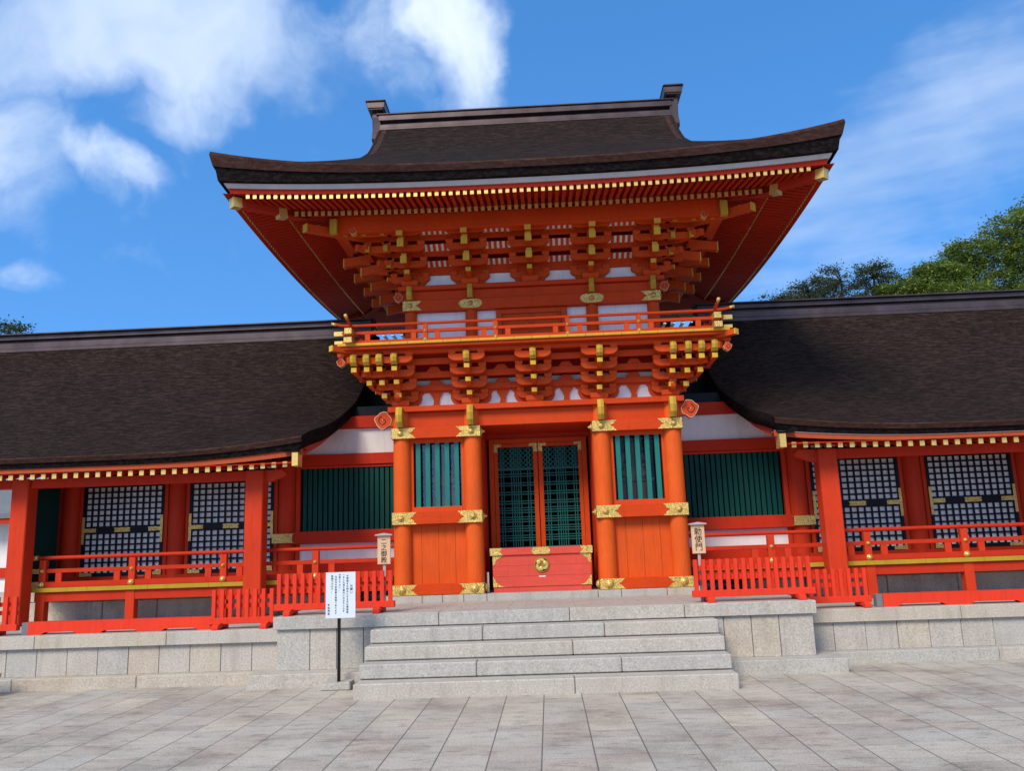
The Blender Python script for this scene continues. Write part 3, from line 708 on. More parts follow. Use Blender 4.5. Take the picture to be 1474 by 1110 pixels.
# upper brackets
ZU0, DZU, DVU = 6.13, .178, .30
for X in XU+(0,):
    o = cluster(Tf(X, YU), ZU0, 4, DVU, DZU, .335, tip=.09)
    m = MB(Tf(X, YU)); v = 1.13
    m.box(-.05, .05, .8, v, 6.60, 6.70); m.box(-.052, .052, v-.002, v+.015, 6.585, 6.72, 1); m.build('tail_rafter', [RED, YEL], o)
    m = MB(Tf(X, YU))
    for v, z in ((.52, 6.30), (.82, 6.475)):
        m.bar((0, .1, z+.22), (0, v+.22, z+.02), .09, .10); m.box(-.052, .052, v+.215, v+.235, z-.045, z+.075, 1)
    m.build('tail_rafter', [RED, YEL], o)
for s in (-1, 1):
    for Y in (YU, .93, 1.76, 2.5):
        o = cluster(Ts(s, 2.045, Y), ZU0, 4, DVU, DZU, .28, tip=.09)
        m = MB(Ts(s, 2.045, Y))
        for v, z in ((.62, 6.30), (.92, 6.475)):
            m.bar((0, .1, z+.22), (0, v+.22, z+.07), .11, .15); m.box(-.058, .058, v+.215, v+.235, z-.01, z+.15, 1)
        m.build('tail_rafter', [RED, YEL], o)
    for k_ in (1, 2, 3):
        v = DVU*k_+.03; za = ZU0+DZU*k_; e = 2.045+v+.13
        m = MB(); m.prism([(s*2.2, za), (s*(e-.1), za), (s*e, za+.05), (s*e, za+.11), (s*2.2, za+.11)], 'xz', YU-v-.040, YU-v+.040)
        for j in range(1, k_+1): masu(m, s*(2.045+DVU*j), YU-v, za+.11, .12, .07, .11)
        m.build('corner_bracket', RED, G, bevel=.004)
        for j in range(1, k_+1):
            bx('gilt_end', OLIVE, G, s*(2.045+DVU*j-.035), s*(2.045+DVU*j+.035), YU-v-.09, YU-v-.042, za+.0, za+.10)
        m = MB(); m.prism([(.4, za), (YU-v-.03, za), (YU-v-.13, za+.05), (YU-v-.13, za+.11), (.4, za+.11)], 'yz', s*(2.045+v-.040), s*(2.045+v+.040)); m.build('corner_bracket', RED, G, bevel=.004)
        d_ = v+.14; m = MB(); m.bar((s*2.045, YU, za+.06), (s*(2.045+d_), YU-d_, za+.06), .09, .10); m.build('diagonal_arm', RED, G, bevel=.004)
    d_ = 1.42; m = MB(); m.bar((s*2.6, YU-.55, 6.76), (s*(2.045+d_), YU-d_, 6.66), .11, .12); o = m.build('diagonal_tail', RED, G)
    m = MB(); m.bar((s*(2.045+d_), YU-d_, 6.66), (s*(2.06+d_), YU-.015-d_, 6.66), .114, .124); m.build('gilt_end', YEL, o)
    scroll(s*3.32, YU-1.28, 6.70, .06, s, G); scroll(s*2.78, YU-1.16, 6.68, .055, s, G)
    bx('gilt_end', OLIVE, G, s*3.02, s*3.13, -1.16, -1.08, 6.62, 6.86)
for k_ in range(0, 3):
    v = DVU*k_+.03; lo = ZU0+DZU*(k_+1)+.006; hi = lo+.085
    e = 2.045+v+.05; m = MB(); m.box(-e, e, YU-v-.028, YU-v+.028, lo, hi); m.build('upper_tie_beam', RED_B, G)
    for s in (-1, 1): m = MB(); v2 = 2.045+v; m.box(s*(v2-.028), s*(v2+.028), YU-v+.04, 2.5+v, lo+.001, hi-.001); m.build('upper_side_tie_beam', RED_B, G)
bx('upper_shadow_board', RED_SHADE, G, -2.03, 2.03, YU-.01, YU+.018, 6.34, 6.9)
bx('upper_tie_beam', RED_B, G, -2.0, 2.0, YU-.05, YU+.01, 6.265, 6.33)
# ribbed white ceilings between the brackets
for xc in (-1.53, -.51, .51, 1.53):
    for v, z0, z1 in ((.02, 6.385, 6.47), (.335, 6.56, 6.655), (.64, 6.74, 6.84)):
        m = MB(); m.add([(xc-.22, YU-v, z0), (xc+.22, YU-v, z0), (xc+.22, YU-v-.14, z1), (xc-.22, YU-v-.14, z1)], [(0, 1, 2, 3)])
        cl = m.build('white_ceiling_strip', WHITE, G, recalc=False)
        m = MB()
        for i in range(6):
            x = xc-.2275+i*.091; m.bar((x, YU-v-.014, z0), (x, YU-v-.154, z1), .046, .02, up=(0, -1, 0))
        m.build('rib', RED, cl)
for s in (-1, 1):
    for X in XU+(0,):
        if abs(X) > 2 and X*s > 0: continue
        m = MB(); q = [(.14, 6.046), (.20, 6.07), (.255, 6.11), (.28, 6.17), (.28, 6.20), (.33, 6.265), (0, 6.265), (0, 6.046)]
        m.prism([(X+s*a, b) for a, b in q], 'xz', YU-.045, YU+.0); m.build('bracket_base', RED, G)
bx('purlin', RED_B, G, -3.16, 3.16, -1.06, -.94, 6.66, 6.93, bevel=.005)
for s in (-1, 1): bx('side_purlin', RED_B, G, s*2.99, s*3.11, -.93, 3.5, 6.665, 6.925)

# ---- rafters
EY, EX = YU, 2.045
def swf(x): return .10*(abs(x)/4.0)**2.5
def rb(v, t): return 7.345-.38*v+.05*(abs(t)/3.4)**2.5*(v/1.65)       # underside of base rafter
def rf(v, t): return 6.675+.18*(2.35-v)+swf(t)                          # underside of flying rafter
STEP = .1027
def rafter_pts(kind, t, half, mk):
    """returns end points outward->inward for rafter at distance t along the eave"""
    over = max(0, abs(t)-half)
    if kind == 'fly': a, b, fn = 2.35, max(1.50, over+.02), rf
    else: a, b, fn = 1.65, max(0.0, over+.02), rb
    return (a, b, fn) if a-b > .06 else None
fly = None
nf = int(4.12/STEP)
for i in range(-nf, nf+1):
    x = i*STEP+STEP/2
    if x > 4.13: continue
    q = rafter_pts('fly', x, EX, None)
    if not q: continue
    a, b, fn = q
    m = MB(); m.bar((x, EY-a, fn(a, x)+.035), (x, EY-b, fn(b, x)+.035), .052, .07); o = m.build('rafter', RED_SHADE, G)
    m = MB(); m.box(x-.0265, x+.0265, EY-a-.012, EY-a+.001, fn(a, x)+.002, fn(a, x)+.071); m.build('gilt_end', GOLDP, o)
m = MB(); CY, HY2 = 1.3, 1.2
for i in range(-40, 41):
    x = i*STEP+STEP/2
    q = rafter_pts('base', x, EX, None)
    if q and abs(x) < 3.62:
        a, b, fn = q; m.bar((x, EY-a, fn(a, x)+.035), (x, EY-b, fn(b, x)+.035), .052, .07)
        m.box(x-.028, x+.028, EY-a-.010, EY-a+.001, fn(a, x)-.003, fn(a, x)+.074, 1)
for s in (-1, 1):
    for i in range(-36, 36):
        yy = i*STEP+STEP/2
        for kind, lim in (('fly', 3.5), ('base', 2.8)):
            q = rafter_pts(kind, yy, HY2, None)
            if q and abs(yy) < lim:
                a, b, fn = q; tt = abs(yy)+.85
                if kind == 'fly': a = min(a, 2.25)
                m.bar((s*(EX+a), CY+yy, fn(a, tt)+.035), (s*(EX+b), CY+yy, fn(b, tt)+.035), .052, .07)
                m.box(s*(EX+a-.001), s*(EX+a+.011), CY+yy-.028, CY+yy+.028, fn(a, tt)-.003, fn(a, tt)+.074, 1)
tag(m.build('rafters', [RED_SHADE, GOLDP], G), kind='stuff')
# boards over the rafters
def sheet(name, mat, fn, v0, v1, dz, half, cy=None, s=0):
    m = MB(); rows = []; nv, ntt = 6, 40
    for j in range(nv+1):
        v = lerp(v0, v1, j/nv); hw = half+v; r = []
        for i in range(ntt+1):
            t = lerp(-hw, hw, i/ntt)
            if s == 0: r.append((t, EY-v, fn(v, t)+dz))
            else: r.append((s*(EX+v), CY+t, fn(v, abs(t)+.85)+dz))
        rows.append(r)
    m.grid(rows); return m.build(name, mat, G, recalc=False)
for fn_, v_, z_ in ((rb, (0, 1.62), .072), (rf, (1.5, 2.38), .073)):
    m = MB(); m.grid([[(lerp(-EX-v, EX+v, i/30), 2.5+v, fn_(v, lerp(-EX-v, EX+v, i/30))+z_) for i in range(31)] for v in (v_[0], sum(v_)/2, v_[1])]); m.build('rear_soffit', RED_SHADE, G, recalc=False)
for s, half in ((0, EX), (-1, HY2), (1, HY2)):
    sheet('soffit_boards', RED_SHADE, rb, 0, 1.62, .072, half, s=s); sheet('soffit_boards', RED_SHADE, rf, 1.5, 2.38, .073, half, s=s)
# kioi: the beam on the base rafter ends
m = MB()
for i in range(40):
    a, b = lerp(-3.64, 3.64, i/40), lerp(-3.64, 3.64, (i+1)/40)
    m.bar((a, EY-1.56, rb(1.6, a)+.095), (b, EY-1.56, rb(1.6, b)+.095), .08, .05)
m.build('middle_eave_beam', RED_SHADE, G)
# hip rafters
for s in (-1, 1):
    for (v0, v1, z0, z1, nm) in ((0.1, 1.75, 7.22, 6.78, 'lower_hip_rafter'), (1.4, 2.27, 6.88, 6.765, 'upper_hip_rafter')):
        m = MB(); m.bar((s*(EX+v0), EY-v0, z0), (s*(EX+v1), EY-v1, z1), .13, .14); o = m.build(nm, RED_SHADE, G)
        d = Vector((s*1, -1, (z1-z0)/(v1-v0))).normalized(); e = Vector((s*(EX+v1), EY-v1, z1))
        m = MB(); m.bar(e-d*.12, e+d*.015, .138, .148); m.build('gilt_end', GOLDP, o)
        m = MB(); m.bar((s*(EX+v0), 2.5+v0, z0), (s*(EX+v1), 2.5+v1, z1), .13, .14); m.build(nm, RED_SHADE, G)

# ---- roof
RC = 1.3; HX, HY = 4.56, 3.75
def gprof(d): return .50*d+.036*d*d+(.225*((d-2.4)/1.08)**1.6 if d > 2.4 else 0)
def swt(t, half): return .36*(abs(t)/4.57)**3 if half > 4 else .36*((abs(t)+.82)/4.57)**3
DG = 1.88; XG = 2.76
def roof_z(d, t, half): return 7.10+gprof(d)+swt(t, half)*max(0, 1-d/2.6)**1.3
mroof = MB()
NT = 60
ds = [i*.094 for i in range(0, 41)]; ds = [d for d in ds if d < 3.75]+[3.75]
for fs in (-1, 1):
    rows = []
    for d in ds:
        hw = HX-d if d < HX-XG else XG
        rows.append([(lerp(-hw, hw, i/NT), RC+fs*(HY-d), roof_z(d, lerp(-hw, hw, i/NT), 5)) for i in range(NT+1)])
    mroof.grid(rows)
for s in (-1, 1):
    rows = []
    for d in [x for x in ds if x <= DG]+[DG, 2.2]:
        hw = HY-d
        rows.append([(s*(HX-d), RC+lerp(-hw, hw, i/NT), roof_z(d, lerp(-hw, hw, i/NT), 3)-(0 if d <= DG else .02)) for i in range(NT+1)])
    mroof.grid(rows)
rfo = mroof.build('roof', THATCH, G, recalc=False)
# eave edge: bands following the outline
def outline(n=60):
    P_ = []
    for i in range(n+1): P_.append((lerp(-HX, HX, i/n), RC-HY, 0, -1, lerp(-HX, HX, i/n), 5))
    for i in range(n+1): P_.append((HX, RC+lerp(-HY, HY, i/n), 1, 0, lerp(-HY, HY, i/n), 3))
    for i in range(n+1): P_.append((lerp(HX, -HX, i/n), RC+HY, 0, 1, lerp(HX, -HX, i/n), 5))
    for i in range(n+1): P_.append((-HX, RC+lerp(HY, -HY, i/n), -1, 0, lerp(HY, -HY, i/n), 3))
    return P_
OUT = outline()
def ringrow(inset, fz):
    r = []
    for (x, y, nx, ny, t, hf) in OUT:
        sx, sy = (HX-inset)/HX, (HY-inset)/HY
        r.append((x*sx, RC+(y-RC)*sy, fz(t, hf)))
    return r
def lo_sw(t, hf): a = abs(t) if hf == 5 else abs(t)+.82; return .12*(a/4.3)**2.6
top = lambda t, h: 7.10+swt(t, h)
bot = lambda t, h: 6.885+lo_sw(t, h)
def mid(k_): return lambda t, h: lerp(top(t, h), bot(t, h), k_)
m = MB(); m.grid([ringrow(0, top), ringrow(-.012, mid(.12)), ringrow(.03, mid(.5))], smooth=False); m.build('eave_edge', THATCHE, rfo, recalc=False)
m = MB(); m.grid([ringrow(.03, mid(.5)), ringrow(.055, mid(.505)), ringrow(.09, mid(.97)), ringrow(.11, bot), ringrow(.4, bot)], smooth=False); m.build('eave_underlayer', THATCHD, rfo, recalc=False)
m = MB(); m.grid([ringrow(.15, lambda t, h: bot(t, h)+.005), ringrow(.19, lambda t, h: bot(t, h)-.062), ringrow(.40, lambda t, h: bot(t, h)-.060)], smooth=False); m.build('white_eave_board', GREYB, rfo, recalc=False)
m = MB(); m.grid([ringrow(.215, lambda t, h: bot(t, h)-.059), ringrow(.225, lambda t, h: bot(t, h)-.135), ringrow(.45, lambda t, h: bot(t, h)-.11)], smooth=False); m.build('eave_fascia', RED_SHADE, rfo, recalc=False)
# verge rolls and gables
for s in (-1, 1):
    m = MB(); rows = []
    tt = [DG-.25+i*(3.75-DG+.25)/16 for i in range(17)]
    line = [(RC-HY+d, 7.10+gprof(d)) for d in tt]; line = line+[(2*RC-y, z) for y, z in reversed(line[:-1])]
    for dx, dz in ((-.14, .004), (-.06, .006), (.04, -.05), (.06, -.15), (-.0, -.27), (-.25, -.27)):
        rows.append([(s*(XG+dx), y, z+dz) for y, z in line])
    m.grid(rows); m.build('verge', THATCHE, rfo, recalc=False)
    m = MB(); m.prism([(y, z-.1) for y, z in line], 'yz', s*2.35, s*2.38); m.build('gable_wall', REDW, rfo)
# ridge
rg = MB(); rg.box(-2.71, 2.71, RC-.27, RC+.27, 9.3, 9.505); rg = rg.build('ridge_bed', THATCH, rfo)
m = MB(); m.box(-2.76, 2.76, RC-.275, RC+.275, 9.507, 9.555); m.box(-2.755, 2.755, RC-.25, RC+.25, 9.557, 9.64); m.box(-2.74, 2.74, RC-.14, RC+.14, 9.642, 9.72)
m.box(-2.78, 2.78, RC-.245, RC+.245, 9.722, 9.835); m.prism([(RC-.27, 9.837), (RC+.27, 9.837), (RC+.27, 9.862), (RC, 9.95), (RC-.27, 9.862)], 'yz', -2.82, 2.82)
m.build('ridge_box', COPPER, rfo, bevel=.008)
for s in (-1, 1):
    m = MB()
    m.prism([(RC-.20, 9.930), (RC+.20, 9.930), (RC+.24, 9.80), (RC+.20, 9.55), (RC+.30, 9.34), (RC+.26, 9.28), (RC-.26, 9.28), (RC-.30, 9.34), (RC-.20, 9.55), (RC-.24, 9.80)], 'yz', s*2.74, s*2.90)
    m.box(s*2.68, s*2.97, RC-.29, RC+.29, 9.932, 9.960); m.prism([(s*2.66, 9.962), (s*2.98, 9.962), (s*3.0, 10.090), (s*2.64, 10.090)], 'xz', RC-.30, RC+.30)
    m.prism([(s*2.62, 10.092), (s*3.02, 10.092), (s*3.0, 10.125), (s*2.64, 10.125)], 'xz', RC-.33, RC+.33)
    m.build('ridge_end_ornament', COPPER, rfo, bevel=.01)

# ---- door
DY = 1.2
m = MB()
for s in (-1, 1): m.box(s*.775, s*.86, DY-.06, DY+.08, .95, 3.535)
m.box(-.775, .775, DY-.06, DY+.08, 3.455, 3.535); df = m.build('door_frame', RED, G, bevel=.006)
bx('door_header', REDWB, G, -.90, .90, DY-.02, DY+.1, 3.537, 3.88)
bx('niche_ceiling', REDW, G, -.9, .9, .1, DY, 3.62, 3.64)
for s in (-1, 1):
    m = MB(); m.box(s*.006, s*.085, DY-.04, DY+.03, .99, 3.452); m.box(s*.705, s*.772, DY-.04, DY+.03, .99, 3.452)
    m.box(s*.085, s*.705, DY-.038, DY+.028, 3.385, 3.452); m.box(s*.085, s*.705, DY-.038, DY+.028, .99, 1.55); lf = m.build('door_leaf', RED, G, bevel=.005)
    m = MB(); w = .62; x0 = .085
    for g in (.085, .25, .37, .55):
        for q in (-.021, .021): m.box(s*(x0+g+q-.008), s*(x0+g+q+.008), DY-.02, DY, 1.55, 3.385)
    m.box(s*(x0+.31-.006), s*(x0+.31+.006), DY-.02, DY, 1.55, 3.385)
    z = 1.60
    while z < 3.0:
        for q in (0, .042, ): m.box(s*x0, s*(x0+w), DY-.028, DY-.008, z+q, z+q+.016)
        if int(z*100) % 2: m.box(s*x0, s*(x0+w), DY-.028, DY-.008, z+.084, z+.098)
        z += .158
    m.box(s*x0, s*(x0+w), DY-.03, DY, 2.98, 3.02)
    for j, zc in enumerate((3.07, 3.15, 3.24, 3.33)):
        for i in range(7):
            xc = x0+.045+i*.088; m.bar((s*(xc-.04), DY-.012, zc-.04), (s*(xc+.04), DY-.012, zc+.04), .016, .012, up=(0, 1, 0)); m.bar((s*(xc-.04), DY-.016, zc+.04), (s*(xc+.04), DY-.016, zc-.04), .016, .012, up=(0, 1, 0))
    m.build('lattice', GREENM, lf)
    m = MB(); m.box(s*.008, s*.083, DY-.046, DY-.041, 3.30, 3.45); m.box(s*.084, s*.15, DY-.045, DY-.040, 3.40, 3.45); m.box(s*.707, s*.77, DY-.046, DY-.041, 3.30, 3.45); m.box(s*.64, s*.706, DY-.045, DY-.040, 3.40, 3.45); m.build('gilt_plate', GOLD, lf)
m = MB(); m.box(-.9, .9, DY+.5, DY+.52, .95, 3.6); m.build('passage_shade_sheet', DARK, G)  # black sheet in place of the shade behind the doors

# ============================================================ GUARDIAN FIGURES (seated, behind the bars)
def guardian(s):
    x, y = s*1.625, .72
    t_ = thing('guardian_statue', (x, y, 2.142), 'weathered seated guardian statue behind the green bars of the %s gate bay' % ('left' if s < 0 else 'right'), 'statue')
    m = MB(); m.box(x-.27, x+.27, y-.2, y+.25, 2.142, 2.66); m.box(x-.30, x+.30, y-.23, y+.28, 2.662, 2.715); m.box(x-.30, x+.30, y-.23, y+.28, 2.143, 2.20); m.build('plinth', DARKWOOD, t_, bevel=.005)
    me = bpy.data.meshes.new('guardian_body'); bm = bmesh.new()
    J = [((0, 0, .10), .17), ((0, .0, .25), .13), ((0, -.01, .40), .14), ((0, -.01, .50), .06), ((0, -.02, .60), .085), ((0, -.0, .70), .035),
         ((.16, 0, .40), .06), ((.24, -.06, .26), .055), ((.12, -.17, .20), .035), ((-.16, 0, .40), .06), ((-.24, -.06, .26), .055), ((-.12, -.17, .20), .035),
         ((.20, -.12, .08), .09), ((.10, -.20, .06), .06), ((-.20, -.12, .08), .09), ((-.10, -.20, .06), .06)]
    E_ = [(0, 1), (1, 2), (2, 3), (3, 4), (4, 5), (2, 6), (6, 7), (7, 8), (2, 9), (9, 10), (10, 11), (0, 12), (12, 13), (0, 14), (14, 15)]
    vs = [bm.verts.new(p) for p, r in J]
    for a, b in E_: bm.edges.new((vs[a], vs[b]))
    bm.to_mesh(me); bm.free(); ob = bpy.data.objects.new('figure', me); COL.objects.link(ob)
    sk = ob.modifiers.new('skin', 'SKIN')
    for i, (p, r) in enumerate(J): me.skin_vertices[0].data[i].radius = (r, r)
    me.skin_vertices[0].data[0].use_root = True
    ob.modifiers.new('sub', 'SUBSURF').levels = 2; ob.modifiers['sub'].render_levels = 2
    me.materials.append(ROBE); ob.parent = t_; ob.location = (0, 0, .573); ob.scale = (1, 1, 1.0)
    m = MB(); m.lathe((x, y-.01, 2.715+.64), (0, 0, 1), [(0, .085), (.02, .09), (.05, .06), (.12, .035), (.14, .02)]); m.build('hat', BLACK, t_)
for s in (-1, 1): guardian(s)

# ============================================================ OFFERING BOX
B = thing('offering_box', (0, .3, .951), 'faded red wooden offering box with gilt swirl crest before the gate doors', 'offering box')
x0, x1, yb = -.775, .785, .04
m = MB(); zs = [1.03, 1.195, 1.36, 1.525]
for a, b in zip(zs, zs[1:]): m.box(x0, x1, yb, yb+.03, a+.0015, b-.0015)
m.box(x0, x0+.03, yb+.031, .6, 1.03, 1.52); m.box(x1-.03, x1, yb+.031, .6, 1.03, 1.52); m.box(x0+.031, x1-.031, .57, .6, 1.03, 1.52); m.build('box_body', REDBOX, B)
bx('base_board', REDBOX, B, x0+.01, x1-.01, yb+.012, .59, .953, 1.029)
m = MB(); m.box(x0-.035, x1+.03, yb-.03, yb+.05, 1.526, 1.64); m.box(x0-.035, x1+.03, .54, .62, 1.526, 1.64); m.box(x0-.035, x0+.04, yb+.051, .539, 1.526, 1.64); m.box(x1-.04, x1+.03, yb+.051, .539, 1.526, 1.64)
for i in range(12): xx = x0+.1+i*.125; m.bar((xx, yb+.05, 1.585), (xx, .54, 1.585), .045, .045)
m.build('slatted_rim', REDBOX, B, bevel=.005)
for s_, xa in ((1, x0-.038), (-1, x1+.033)):
    m = MB(); swallow(m, xa, xa+s_*.20, 1.527, 1.641, yb-.031, .004, .03); m.build('gilt_corner', GOLD, B)
    xa2 = x0 if s_ > 0 else x1
    m = MB(); m.prism([(xa2, 1.523), (xa2+s_*.19, 1.523), (xa2+s_*.12, 1.49), (xa2+s_*.055, 1.45), (xa2+s_*.035, 1.39), (xa2, 1.37)], 'xz', yb-.004, yb-.0005); m.build('gilt_corner', GOLD, B)
    m = MB(); m.prism([(xa2, 1.033), (xa2+s_*.19, 1.033), (xa2+s_*.11, 1.06), (xa2+s_*.06, 1.10), (xa2+s_*.035, 1.15), (xa2, 1.19)], 'xz', yb-.004, yb-.0005); m.build('gilt_corner', GOLD, B)
m = MB(); m.prism([(-.15, 1.58), (-.12, 1.53), (.12, 1.53), (.15, 1.58), (.12, 1.638), (-.12, 1.638)], 'xz', yb-.034, yb-.0305); m.build('gilt_plate', GOLD, B)
m = MB(); cz = 1.365; m.lathe((0.005, yb, cz), (0, -1, 0), [(0, .125), (.012, .125), (.014, .112), (.010, .105), (.010, 0)], 40)
cr_ = m.build('crest', CREST, B)
for q in range(3):
    a0 = q*2*pi/3+.5; oc = []; ic = []
    for i in range(22):
        u = i/21; a = a0+u*2.9; ro = .098; w_ = .050*(1-u)**.7+.003
        rin = ro-w_ if u > .0 else .03
        oc.append((.005+ro*cos(a)*1, cz+ro*sin(a))); ic.append((.005+rin*cos(a), cz+rin*sin(a)))
    m = MB()
    for i in range(21): m.prism([oc[i], oc[i+1], ic[i+1], ic[i]], 'xz', yb-.024, yb-.008)
    ha = a0-.12; m.lathe((.005+.062*cos(ha), yb-.009, cz+.062*sin(ha)), (0, -1, 0), [(0, .037), (.016, .034), (.018, .02)], 18)
    m.build('crest_comma', GOLDP, cr_)
bx('coin_slot_label', WHITE, B, -.045, .06, yb-.003, yb-.0005, 1.175, 1.19)
m = MB(); m.box(-.875, -.845, .1, .12, .952, 1.27); tag(m.build('white_paper_post', WHITE), 'thin white post standing between the offering box and the left doorway column', 'post')

# ============================================================ CORRIDORS (left and right)
YW, YPO, YD, YE, YR = 1.4, -.03, .18, -.75, 2.9
VX = [(-.8, 3.66), (.1, 3.56), (.6, 3.50), (1.1, 3.36), (1.5, 3.27), (2.1, 3.19), (2.9, 3.14)]
def wsw(x): return .21*(max(0, 6.3-abs(x))/2.85)**2
def wprof(d): return 3.29+.5*d+.0545*d*d+(.29*((d-2)/1.37)**1.6 if d > 2 else 0)
def corridor(s):
    END = 11.5
    side = 'left' if s < 0 else 'right'
    C = thing('corridor_building', (s*7, 2.9, .675), 'long low red corridor with bark roof and lattice panels, %s of the gate' % side, 'building')
    # roof
    m = MB(); mv = MB(); nd = 30; rows = []; edge = []
    dmax = YR-YE
    us = [0, .12, .24, .36, .48, .6, .7, .8, .9, 1.0]
    for j in range(nd+1):
        d = dmax*j/nd; y = YE+d; xv = interp(y, VX); r = []
        drop = .27*sst(d/1.6)
        X = [END, 9.5, 8, 7, 6.3, 5.7, 5.2, 4.9]+[lerp(4.55, xv, u) for u in us]
        for x in X:
            q = max(0, (4.55-x)/(4.55-xv)); z = wprof(d)+wsw(x)*max(0, 1-d/2.2)-drop*q**1.5
            r.append((s*x, y, z))
        rows.append(r); edge.append(r[-1])
    m.grid(rows); ro = m.build('roof', THATCH, C, recalc=False)
    m = MB(); m.grid([[(p[0], 2*YR-p[1], p[2]) for p in r] for r in rows]); m.build('rear_roof', THATCH, ro, recalc=False)
    # eave edge front
    fr = rows[0]
    def band(name, mat, offs):
        m = MB(); m.grid([[(p[0], p[1]+a, p[2]+b+(p[2]-3.29)*c_) for p in fr] for a, b, c_ in offs], smooth=False); return m.build(name, mat, ro, recalc=False)
    band('eave_edge', THATCHE, [(0, 0, 0), (-.012, -.02, 0), (.02, -.085, -.05)])
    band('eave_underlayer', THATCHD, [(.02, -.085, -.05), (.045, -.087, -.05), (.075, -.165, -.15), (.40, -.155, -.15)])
    band('white_eave_board', WHITED if s > 0 else FASC, [(.085, -.158, -.15), (.10, -.172, -.17), (.3, -.17, -.17)])
    band('eave_fascia', FASC, [(.10, -.172, -.17), (.105, -.245, -.2), (.3, -.225, -.2)])
    # verge edge (rolled end of the thatch) and barge board below it
    m = MB()
    m.grid([[(e[0]+a*-s*1.0, e[1], e[2]+b) for e in edge] for a, b in ((0, 0), (.015, -.03), (.01, -.12), (-.05, -.25), (-.3, -.25))], smooth=True); m.build('verge', THATCHD, ro, recalc=False)
    m = MB(); m.grid([[(e[0]+a*s, e[1]+.04, e[2]-.24-b*max(.1, 1-(e[1]+.75)/1.9)) for e in edge[1:] if e[1] < 1.30] for a, b in ((.10, 0), (.10, .18), (.16, .18), (.16, 0))], smooth=False); bb = m.build('barge_board', REDWB, ro, recalc=False)
    gx = 3.76; m = MB(); m.box(s*(gx-.05), s*(gx+.045), -.735, -.50, 3.005, 3.215); m.build('gilt_end', GOLDP, bb)
    # ridge
    rx0 = 3.25; m = MB(); m.box(s*rx0, s*END, YR-.28, YR+.28, 5.6, 5.885); m.build('ridge_bed', THATCH, ro)
    m = MB(); m.box(s*rx0, s*END, YR-.29, YR+.29, 5.887, 5.965); m.box(s*rx0, s*END, YR-.26, YR+.26, 5.967, 6.09); m.box(s*(rx0+.02), s*END, YR-.16, YR+.16, 6.092, 6.15); m.box(s*rx0, s*END, YR-.26, YR+.26, 6.152, 6.24)
    m.prism([(YR-.33, 6.242), (YR+.33, 6.242), (YR+.33, 6.27), (YR, 6.345), (YR-.33, 6.27)], 'yz', s*(rx0-.03), s*END); m.build('ridge_box', COPPER, ro, bevel=.008)
    # rafters with gilt ends
    first = None; x = 3.95
    while x < END-.1:
        m = MB(); dz = wsw(x)*.35
        z0 = 2.965+dz
        m.bar((s*x, -.60, z0+.035), (s*x, 1.2, z0+.035+.62), .062, .08); o = m.build('rafter', REDWB, C)
        m = MB(); m.box(s*(x-.035), s*(x+.035), -.614, -.602, z0-.008, z0+.072); m.build('gilt_end', GOLDP, o)
        x += .1757
    m = MB(); m.add([(s*3.80, -.66, 3.055), (s*END, -.66, 3.055), (s*END, 1.37, 3.755), (s*3.74, 1.37, 3.755)], [(0, 1, 2, 3)]); m.build('soffit_boards', REDW, C, recalc=False)
    # front posts and beam
    for x, w in ((4.585, .145), (8.455, .14)):
        m = MB(); m.box(s*(x-w), s*(x+w), YPO-.145, YPO+.145, .675, 3.02); m.build('post', REDW, C, bevel=.014)
    m = MB()
    for a, b in ((3.95, 4.438), (4.732, 8.313), (8.597, END)): 
        if a > 4: m.box(s*a, s*b, YPO-.085, YPO+.085, 2.865, 3.015)
    m.build('eave_beam', REDWB, C, bevel=.006)
    m = MB(); m.prism([(s*4.44, 3.02), (s*4.16, 3.02), (s*4.10, 2.96), (s*4.14, 2.90), (s*4.22, 2.88), (s*4.30, 2.84), (s*4.44, 2.82)], 'xz', YPO-.05, YPO+.05); m.build('carved_nose', REDF if False else REDW, C)
    # wall columns
    cols = [4.51, 6.50, 8.44] if s < 0 else [4.51, 6.50, 8.44, 10.4]
    for x in cols:
        m = MB(); m.cyl((s*x, YW, 1.2), (s*x, YW, 3.6), .16, n=26); m.build('column', REDW, C)
        if x > 4.6 or True: 
            m = MB(); m.box(s*(x-.235), s*(x-.165), YW-.05, YW+.05, 1.25, 3.4); m.box(s*(x+.165), s*(x+.235), YW-.05, YW+.05, 1.25, 3.4); m.build('jamb', REDW, C)
    m = MB(); a, b = 2.27, (8.6 if s < 0 else END)
    m.box(s*4.3, s*b, YW-.12, YW+.06, 3.24, 3.46); m.box(s*4.3, s*b, YW-.05, YW+.05, 3.47, 3.9); m.build('wall_head', REDWB, C)
    # lattice panels
    bays = [(4.745, 6.265), (6.735, 8.205)]+([(8.675, 10.165)] if s > 0 else [])
    zb, zm, zt = 1.435, 2.20, 3.16
    for a, b in bays:
        p = MB(); p.box(s*a, s*b, YW-.02, YW+.01, zb, zt+.1); p = p.build('lattice_panel', WHITEL, C)
        m = MB(); n = 12; bw = .0145; pitch = (b-a-.08)/n
        for i in range(n+1): xx = a+.04+pitch*i; m.box(s*(xx-bw), s*(xx+bw), YW-.055, YW-.028, zb, zt+.1)
        z = zm-.055
        while z > zb: m.box(s*a, s*b, YW-.062, YW-.035, z-.0145, z+.0145); z -= .1025
        z = zm+.055
        while z < zt+.1: m.box(s*a, s*b, YW-.062, YW-.035, z-.0145, z+.0145); z += .1025
        m.box(s*a, s*(a+.045), YW-.07, YW-.02, zb-.04, zt+.1); m.box(s*(b-.045), s*b, YW-.07, YW-.02, zb-.04, zt+.1)
